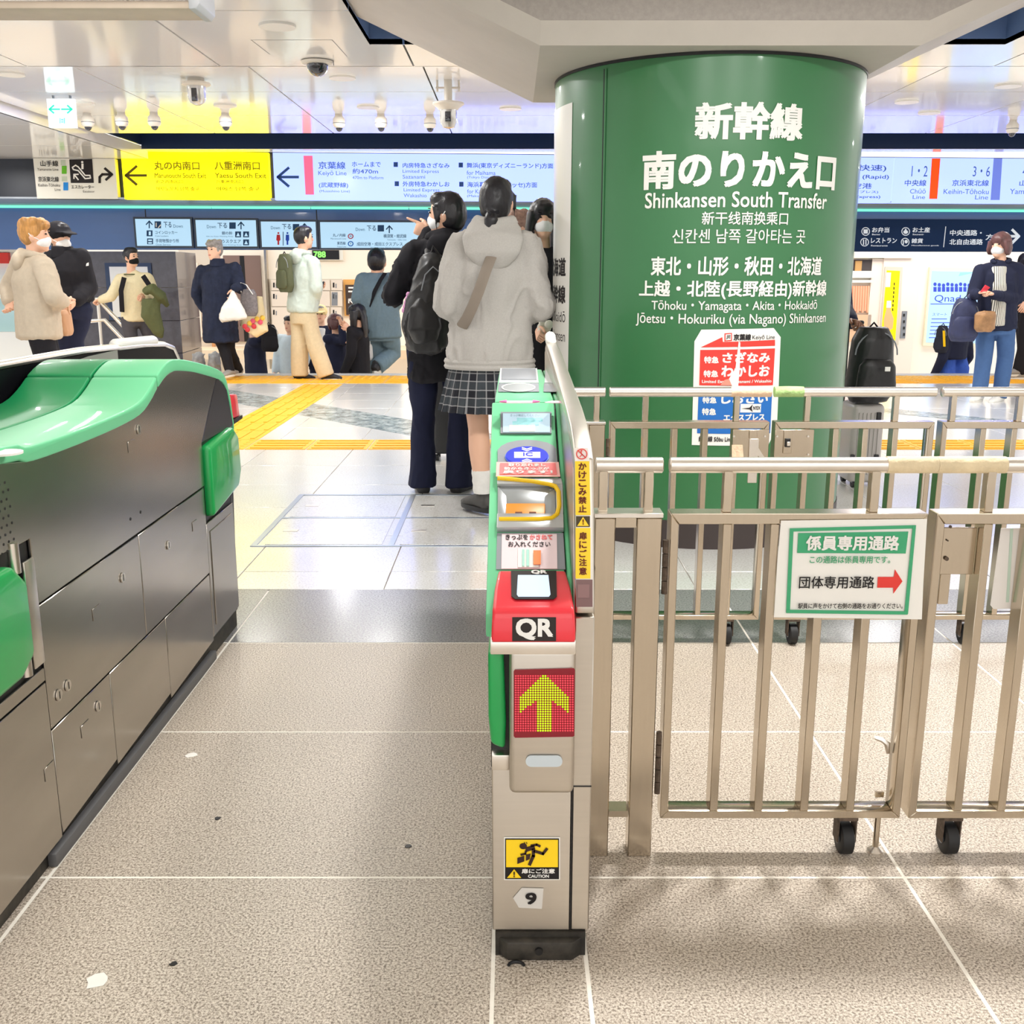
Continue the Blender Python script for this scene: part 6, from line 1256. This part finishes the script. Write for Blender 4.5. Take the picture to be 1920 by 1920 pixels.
q = MB().tube([at(270, 548, 12.42), at(285, 540, 12.40), at(303, 556, 12.45), at(316, 575, 12.5)], [(.05, .05), (.10, .06), (.10, .06), (.02, .03)], 12, up=(0, 1, 0)).tube([at(282, 560, 12.42), at(283, 590, 12.42), at(298, 622, 12.44), at(304, 634, 12.45)], [(.10, .06), (.12, .06), (.08, .05), (.02, .02)], 12, up=(1, 0, 0))
add('folded_cloth', remesh(q, 'folded_cloth', .013, 2, .012, 10), C_OLIVE, oj)
# ------------------------------------------------------------------ shopper with bags
t, J, s, r, f, hl = person('person with grey hair in a long navy down coat carrying bags', (402, 470), 11.9, 1.62, 192, 205, dict(neck=(408, 496, 0), sR=(379, 508, 0), sL=(440, 504, 0), eR=(368, 552, .1), wR=(383, 582, .12), eL=(452, 540, -.1), wL=(439, 540, -.28), dL=(437, 550, -.28), pel=(412, 592, 0), kR=(420, 655, 0), kL=(430, 655, .1), aR=(432, 693, -.05), aL=(447, 690, .35)), top=C_PUF, hem=642, bulk=1.18, sleeve=1.08, collar=C_PUF, legs=C_BLK, knee=.07, ankle=.06, shoes=SH_GRY, hair=('tousled', HAIRG), vox=.013, hands=('relax', 'grip'), wr=.012, foot=(200, 200))
bg1 = thing('plastic_bag', 'white plastic bag held in front of the navy down coat', 'bag', tuple(at(437, 602, 11.55)))
q = MB().tube([at(437, 543, 11.6), at(437, 556, 11.58), at(436, 578, 11.55), at(437, 596, 11.55), at(438, 601, 11.55)], [(.012, .012), (.05, .04), (.13, .07), (.165, .08), (.14, .06)], 18, up=(1, 0, 0)); add('bag_body', remesh(q, 'bag_body', .012, 2, .012, 12), mat('plastic_white', (232, 228, 220), .35), bg1)
bg2 = thing('tote_bag', 'grey tote bag with white strap on the arm of the grey haired shopper', 'bag', tuple(at(466, 592, 11.75)))
rbox(at(467, 568, 11.75), Vector((1, 0, 0)), Vector((0, 1, 0)), .20, .11, .30, 'bag_body', mat('tote_grey', (120, 114, 116), .8, noise_s=40, noise_a=.3), bg2, .012, .1); MB().tube([at(452, 548, 11.7), at(452, 530, 11.75), at(462, 534, 11.7), at(474, 552, 11.7)], [(.014, .004)] * 4, 8).build('bag_strap', PAPER, bg2, smooth=True)
bg3 = thing('tote_bag', 'floral cream tote bag with red flowers hanging lowest of the bags', 'bag', tuple(at(470, 626, 11.95)))
FLO = mat('tote_cream', (240, 222, 180), .7)
q = MB().tube([at(487, 556, 12.0), at(489, 585, 11.98), at(478, 604, 11.95), at(466, 622, 11.95)], [(.03, .05), (.05, .07), (.19, .08), (.12, .07)], 16, up=(1, 0, .5)); add('bag_body', remesh(q, 'bag_body', .012, 2, .006), FLO, bg3)
for i, (x, y) in enumerate(((459, 612), (468, 606), (474, 602), (464, 618), (482, 598), (488, 604), (476, 612), (492, 596))): MB().ball(at(x, y, 11.855), .03, .012, .03, seg=8, rings=5).build('flower_print', [mat('flower_red', (216, 60, 70)), mat('flower_yellow', (244, 196, 70)), mat('flower_rose', (230, 90, 120))][i % 3], bg3, smooth=True)
for i, x in enumerate((372, 402)):
    pb = thing('plastic_bag', ['grey plastic bag on the stair edge, left of the two behind the left machine', 'grey plastic bag on the stair edge, right of the two behind the left machine'][i], 'bag', tuple(at(x, 695, 12.3)), group='grey plastic bags')
    q = MB().tube([at(x + 4, 660, 12.3), at(x, 668, 12.3), at(x, 682, 12.3), at(x, 698, 12.3)], [(.02, .02), (.07, .07), (.085, .08), (.08, .08)], 12); q.tube([at(x - 12, 664, 12.3), at(x + 2, 668, 12.3), at(x + 14, 663, 12.3)], [.012, .03, .012], 8); add('bag_body', remesh(q, 'bag_body', .012, 1, .014, 14), mat('plastic_grey', (150, 152, 156), .3, noise_s=9, noise_a=.3), pb)
# man in white hoodie on the yellow strip
t, J, s, r, f, hl = person('person in white hoodie and wide beige trousers standing on the yellow strip', (570, 446), 11.95, 1.75, 40, 62, dict(neck=(566, 474, 0), sL=(548, 492, .1), sR=(588, 494, -.1), eR=(594, 540, -.15), wR=(590, 568, .1), eL=(556, 545, .3), wL=(588, 540, .35), pel=(568, 590, 0), kL=(562, 650, .05), kR=(592, 650, -.05), aL=(562, 700, .05), aR=(612, 700, -.05)), top=C_MINT, hem=586, bulk=1.08, sleeve=1.1, hood='small', legs=C_BEI, knee=.10, ankle=.095, shoes=SH_BLK, hair=('short', HAIRB), vox=.013, wr=.009, foot=(75, 75))
bq, out = dirs(40)[0], -dirs(40)[1]
backpack('olive green backpack on the person in the white hoodie', at(535, 512, 11.8), bq, out, .26, .14, .42, mat('pack_olive', (84, 88, 60), .7), v=.014)
ph = thing('phone', 'dark phone in the hand of the person in the white hoodie', 'phone', tuple(at(600, 535, 12.25))); MB().prism([at(593, 538, 12.2), at(606, 530, 12.25), at(607, 533, 12.25), at(595, 541, 12.2)], (0, .06, .02)).build('phone_case', DARK, ph, bevel=.003); MB().prism([at(596, 536.4, 12.19), at(605, 530.8, 12.24), at(605.6, 532, 12.24), at(597, 538, 12.19)], (0, -.002, 0)).build('phone_screen', flat('phone_glow', (150, 170, 210), emit=.4), ph)
# ------------------------------------------------------------------ people on the stairs
t, J, s, r, f, hl = person('person in grey blue denim jacket and trousers walking away on the stairs', (707, 492), 13.65, 1.72, 10, 5, dict(neck=(706, 512, 0), sL=(682, 527, 0), sR=(731, 527, 0), eL=(672, 560, -.05), wL=(690, 574, .2), eR=(742, 565, 0), wR=(732, 585, .2), pel=(712, 618, 0), kL=(704, 664, .1), kR=(736, 662, .1), aL=(702, 700, .2), aR=(706, 682, -.2)), land=-.945, top=C_DENB, hem=634, bulk=1.1, sleeve=1.12, legs=C_DENB, knee=.085, ankle=.075, hair=('short', HAIRB), vox=.014, wr=.009)
MB().tube([at(722, 512, 13.51), at(714, 524, 13.45), at(703, 545, 13.43), at(692, 572, 13.47), at(684, 590, 13.55)], [(.035, .008)] * 5, 8, up=(1, 0, .5)).build('cross_strap', C_BLK, t, smooth=True)
person('person in dark top and maroon skirt half hidden on the stairs behind the shopper', (476, 612), 13.3, 1.6, 80, 60, dict(eR=(480, 645, -.1), wR=(492, 634, -.1)), land=-.945, top=C_NAVY, bulk=1.1, legs=C_MAR, knee=.12, ankle=.11, hair=('tied', HAIRB), vox=.016)
backpack('black backpack on the stairs at the right of the maroon skirt', at(505, 634, 13.1), Vector((1, 0, 0)), Vector((.5, -.8, 0)).normalized(), .24, .16, .34, C_BLK, v=.014)
person('person in cream cap and navy jacket over a white shirt on the stairs', (601, 590), 14.45, 1.65, 180, 178, land=-.945, top=C_NAVY, bulk=1.05, open_coat=C_WHT, legs=C_NAVY, hair=('short', HAIRG), hat=cloth('cap_cream', (236, 214, 160)), vox=.016)
person('person in navy jacket touching the face on the stairs behind beige trousers', (630, 606), 13.85, 1.5, 120, 100, dict(eL=(645, 640, -.2), wL=(640, 612, -.15), eR=(625, 640, -.1), wR=(645, 640, -.2)), land=-.945, top=C_NAVY, bulk=1.1, legs=C_NAVY, hair=('bob', HAIRBR), vox=.015)
person('person in black with long black hair looking left on the stairs', (669, 590), 13.15, 1.58, 285, 275, dict(eR=(668, 628, -.2), wR=(656, 618, -.2)), land=-.945, top=C_BLK, bulk=1.0, legs=C_BLK, hair=('long', HAIRB), vox=.015)
person('person in pale blue top almost hidden behind the person in the white hoodie', (543, 608), 14.0, 1.6, 200, 200, land=-.945, top=cloth('cloth_ice', (206, 222, 232)), legs=C_NAVY, hair=('short', HAIRB), vox=.018)
tt = thing('tote_bag', 'small maroon tote bag low on the stairs by the person in black', 'bag', tuple(at(667, 700, 13.4))); rbox(at(667, 692, 13.4), Vector((1, 0, 0)), Vector((0, 1, 0)), .17, .08, .15, 'bag_body', C_MAR, tt, .01, 0); MB().tube([at(661, 682, 13.4), at(665, 668, 13.4), at(670, 668, 13.4), at(673, 682, 13.4)], .006, 8).build('bag_handle', C_BLK, tt)
tt = thing('shoulder_bag', 'white cloth bag on the stairs under the denim jacket', 'bag', tuple(at(688, 676, 13.5))); rbox(at(689, 660, 13.5), Vector((1, 0, 0)), Vector((0, 1, 0)), .15, .1, .22, 'bag_body', C_WHT, tt, .011, .1); MB().tube([at(684, 646, 13.5), at(682, 620, 13.6), at(692, 620, 13.6), at(694, 646, 13.5)], .006, 8).build('bag_strap', C_WHT, tt)
# ------------------------------------------------------------------ right side
STR = mat('shirt_striped', (236, 232, 222), .8)
_n = STR.node_tree; w_ = _n.nodes.new('ShaderNodeTexWave'); w_.inputs['Scale'].default_value = 22; w_.bands_direction = 'X'; tcs = _n.nodes.new('ShaderNodeTexCoord'); rp = _n.nodes.new('ShaderNodeValToRGB'); rp.color_ramp.interpolation = 'CONSTANT'; rp.color_ramp.elements[0].color = (*srgb(70, 66, 60), 1); rp.color_ramp.elements[1].position = .35; rp.color_ramp.elements[1].color = (*srgb(236, 232, 220), 1)
_n.links.new(tcs.outputs['Object'], w_.inputs[0]); _n.links.new(w_.outputs[0], rp.inputs[0]); _n.links.new(rp.outputs[0], _n.nodes['Principled BSDF'].inputs['Base Color'])
t, J, s, r, f, hl = person('person with brown bob, white mask, navy jacket, striped shirt and blue jeans at the right', (1875, 461), 9.85, 1.60, 205, 232, dict(neck=(1877, 490, 0), sR=(1838, 508, 0), sL=(1908, 504, 0), eR=(1824, 552, -.05), wR=(1832, 552, -.22), dR=(1846, 546, -.25), eL=(1908, 560, -.02), wL=(1862, 553, -.24), dL=(1846, 546, -.26), pel=(1868, 608, 0), kR=(1845, 668, 0), kL=(1886, 668, .05), aR=(1836, 738, 0), aL=(1874, 741, 0)), top=C_NAVY, hem=620, bulk=1.12, sleeve=.98, hood='small', open_coat=STR, legs=C_JEAN, knee=.082, ankle=.075, shoes=SH_WHT, hair=('bob', HAIRBR), mask=C_MASK, vox=.012, hands=('grip', 'grip'), wr=.008, foot=(232, 225))
wl_ = thing('wallet', 'small red wallet in the hands of the person in the striped shirt', 'wallet', tuple(at(1846, 548, 9.55))); MB().prism([at(1838, 548, 9.56), at(1848, 534, 9.56), at(1857, 539, 9.56), at(1850, 546, 9.56)], (0, .015, 0)).build('wallet_body', mat('wallet_red', (200, 40, 56), .5), wl_, bevel=.003); MB().prism([at(1840, 547.5, 9.557), at(1843, 543.5, 9.557), at(1852, 544.5, 9.557), at(1850, 546.5, 9.557)], (0, -.002, 0)).build('wallet_flap', mat('wallet_rose', (222, 80, 90), .5), wl_)
hb = thing('shoulder_bag', 'brown gathered shoulder bag at the hip of the person in the striped shirt', 'bag', tuple(at(1847, 622, 9.6)))
BRB = mat('bag_bronze', (158, 118, 80), .45, noise_s=12, noise_a=.3, bump=.5, bump_s=14); rbox(at(1847, 603, 9.6), Vector((1, 0, .12)).normalized(), Vector((0, 1, 0)), .19, .09, .19, 'bag_body', BRB, hb, .010, -.1, .01); MB().tube([at(1830, 590, 9.6), at(1846, 584, 9.57), at(1864, 588, 9.6)], .009, 8).build('bag_flap', BRB, hb, smooth=True)
nb_ = backpack('large soft navy backpack hanging beside the person in jeans', at(1808, 600, 9.75), Vector((1, 0, 0)), Vector((-.3, -.9, 0)).normalized(), .30, .16, .40, mat('pack_navy', (44, 50, 84), .55, noise_s=10, noise_a=.2, bump=.3, bump_s=10), [[at(1816, 560, 9.7), at(1826, 548, 9.72), at(1834, 552, 9.75)]], .012)
person('child in bright blue trousers stepping down the stairs by the navy backpack', (1796, 600), 12.85, 1.25, 330, 330, dict(pel=(1788, 655, 0), kL=(1776, 690, 0), kR=(1802, 690, .05)), land=-.945, top=C_NAVY, bulk=1.05, legs=C_BLUE, knee=.10, ankle=.085, hair=('short', HAIRB), vox=.014)
cbp = backpack('small dark backpack with a yellow strip on the child', at(1766, 636, 12.7), Vector((.5, -.8, 0)).normalized(), Vector((-.85, -.5, 0)).normalized(), .2, .12, .33, cloth('cloth_slate', (46, 50, 62)), v=.014)
MB().prism([at(1768, 620, 12.6), at(1772, 620, 12.6), at(1773, 650, 12.6), at(1769, 650, 12.6)], (0, .01, 0)).build('yellow_strip', YEL, cbp)
person('person in black cut by the right frame edge, walking', (1932, 500), 12.0, 1.68, 270, 270, dict(aR=(1908, 692, -.1), kR=(1920, 655, -.05)), z0=0, top=C_BLK, legs=C_BLK, shoes=SH_GRY, hair=('short', HAIRB), vox=.018)
person('person hidden behind the column holding the suitcase handle', (1540, 470), 6.5, 1.68, 180, 180, dict(eL=(1580, 580, 0), wL=(1595, 604, -.45), dL=(1606, 606, -.5), sL=(1574, 510, 0)), z0=0, skin=SKIN_D, top=C_NAVY, legs=C_BLK, hair=('short', HAIRB), vox=.015, hands=('grip', 'relax'))
sc2 = thing('suitcase', 'pale grey suitcase under a black backpack beside the green column', 'suitcase', tuple(at(1625, 915, 5.76)))
a = at(1588, 905, 5.76); b = at(1660, 757, 5.76); CSG = mat('case_grey', (178, 172, 168), .35)
MB().box(a.x, b.x, 5.74, 5.98, a.z, b.z).build('case_shell', CSG, sc2, bevel=.03, segs=3)
for k in range(6): x = a.x + .035 + (b.x - a.x - .07) * k / 5; MB().box(x - .004, x + .004, 5.733, 5.741, a.z + .05, b.z - .05).build('case_rib', CSG, sc2, bevel=.002, segs=1)
for px, py in ((1598, 862), (1643, 862), (1648, 783)): q = at(px, py, 5.73); MB().box(q.x - .012, q.x + .012, 5.722, 5.742, q.z - .03, q.z + .03).build('case_foot', DARK, sc2, bevel=.004)
for x in (a.x + .04, b.x - .04):
    for y in (5.77, 5.95): MB().tube([(x - .012, y, .024), (x + .012, y, .024)], .024, 14).build('case_wheel', RUB, sc2); MB().box(x - .016, x + .016, y - .016, y + .016, .03, a.z + .01).build('wheel_fork', GRY, sc2)
for px in (1592, 1612): q = at(px, 606, 6.0); MB().tube([(q.x, 6.0, b.z - .02), q], .008, 8).build('handle_tube', DARK, sc2)
q0, q1 = at(1590, 605, 6.0), at(1616, 605, 6.0); MB().cap(q0, q1, .014, .014, 10).build('handle_grip', DARK, sc2, smooth=True)
c = at(1632, 692, 5.78); c.z = b.z + .217; backpack('black backpack strapped on top of the grey suitcase by the column', c, Vector((1, 0, 0)), Vector((.1, -1, 0)).normalized(), .29, .2, .42, mat('pack_black', (26, 25, 27), .45), None, .011)
q = at(1664, 692, 5.62); MB().box(q.x - .014, q.x + .014, 5.615, 5.62, q.z - .012, q.z + .012).build('pack_label', PAPER, bpy.data.objects[[o.name for o in COL.objects if o.name.startswith('backpack')][-1]])
bpy.data.scenes.remove(BENCH)
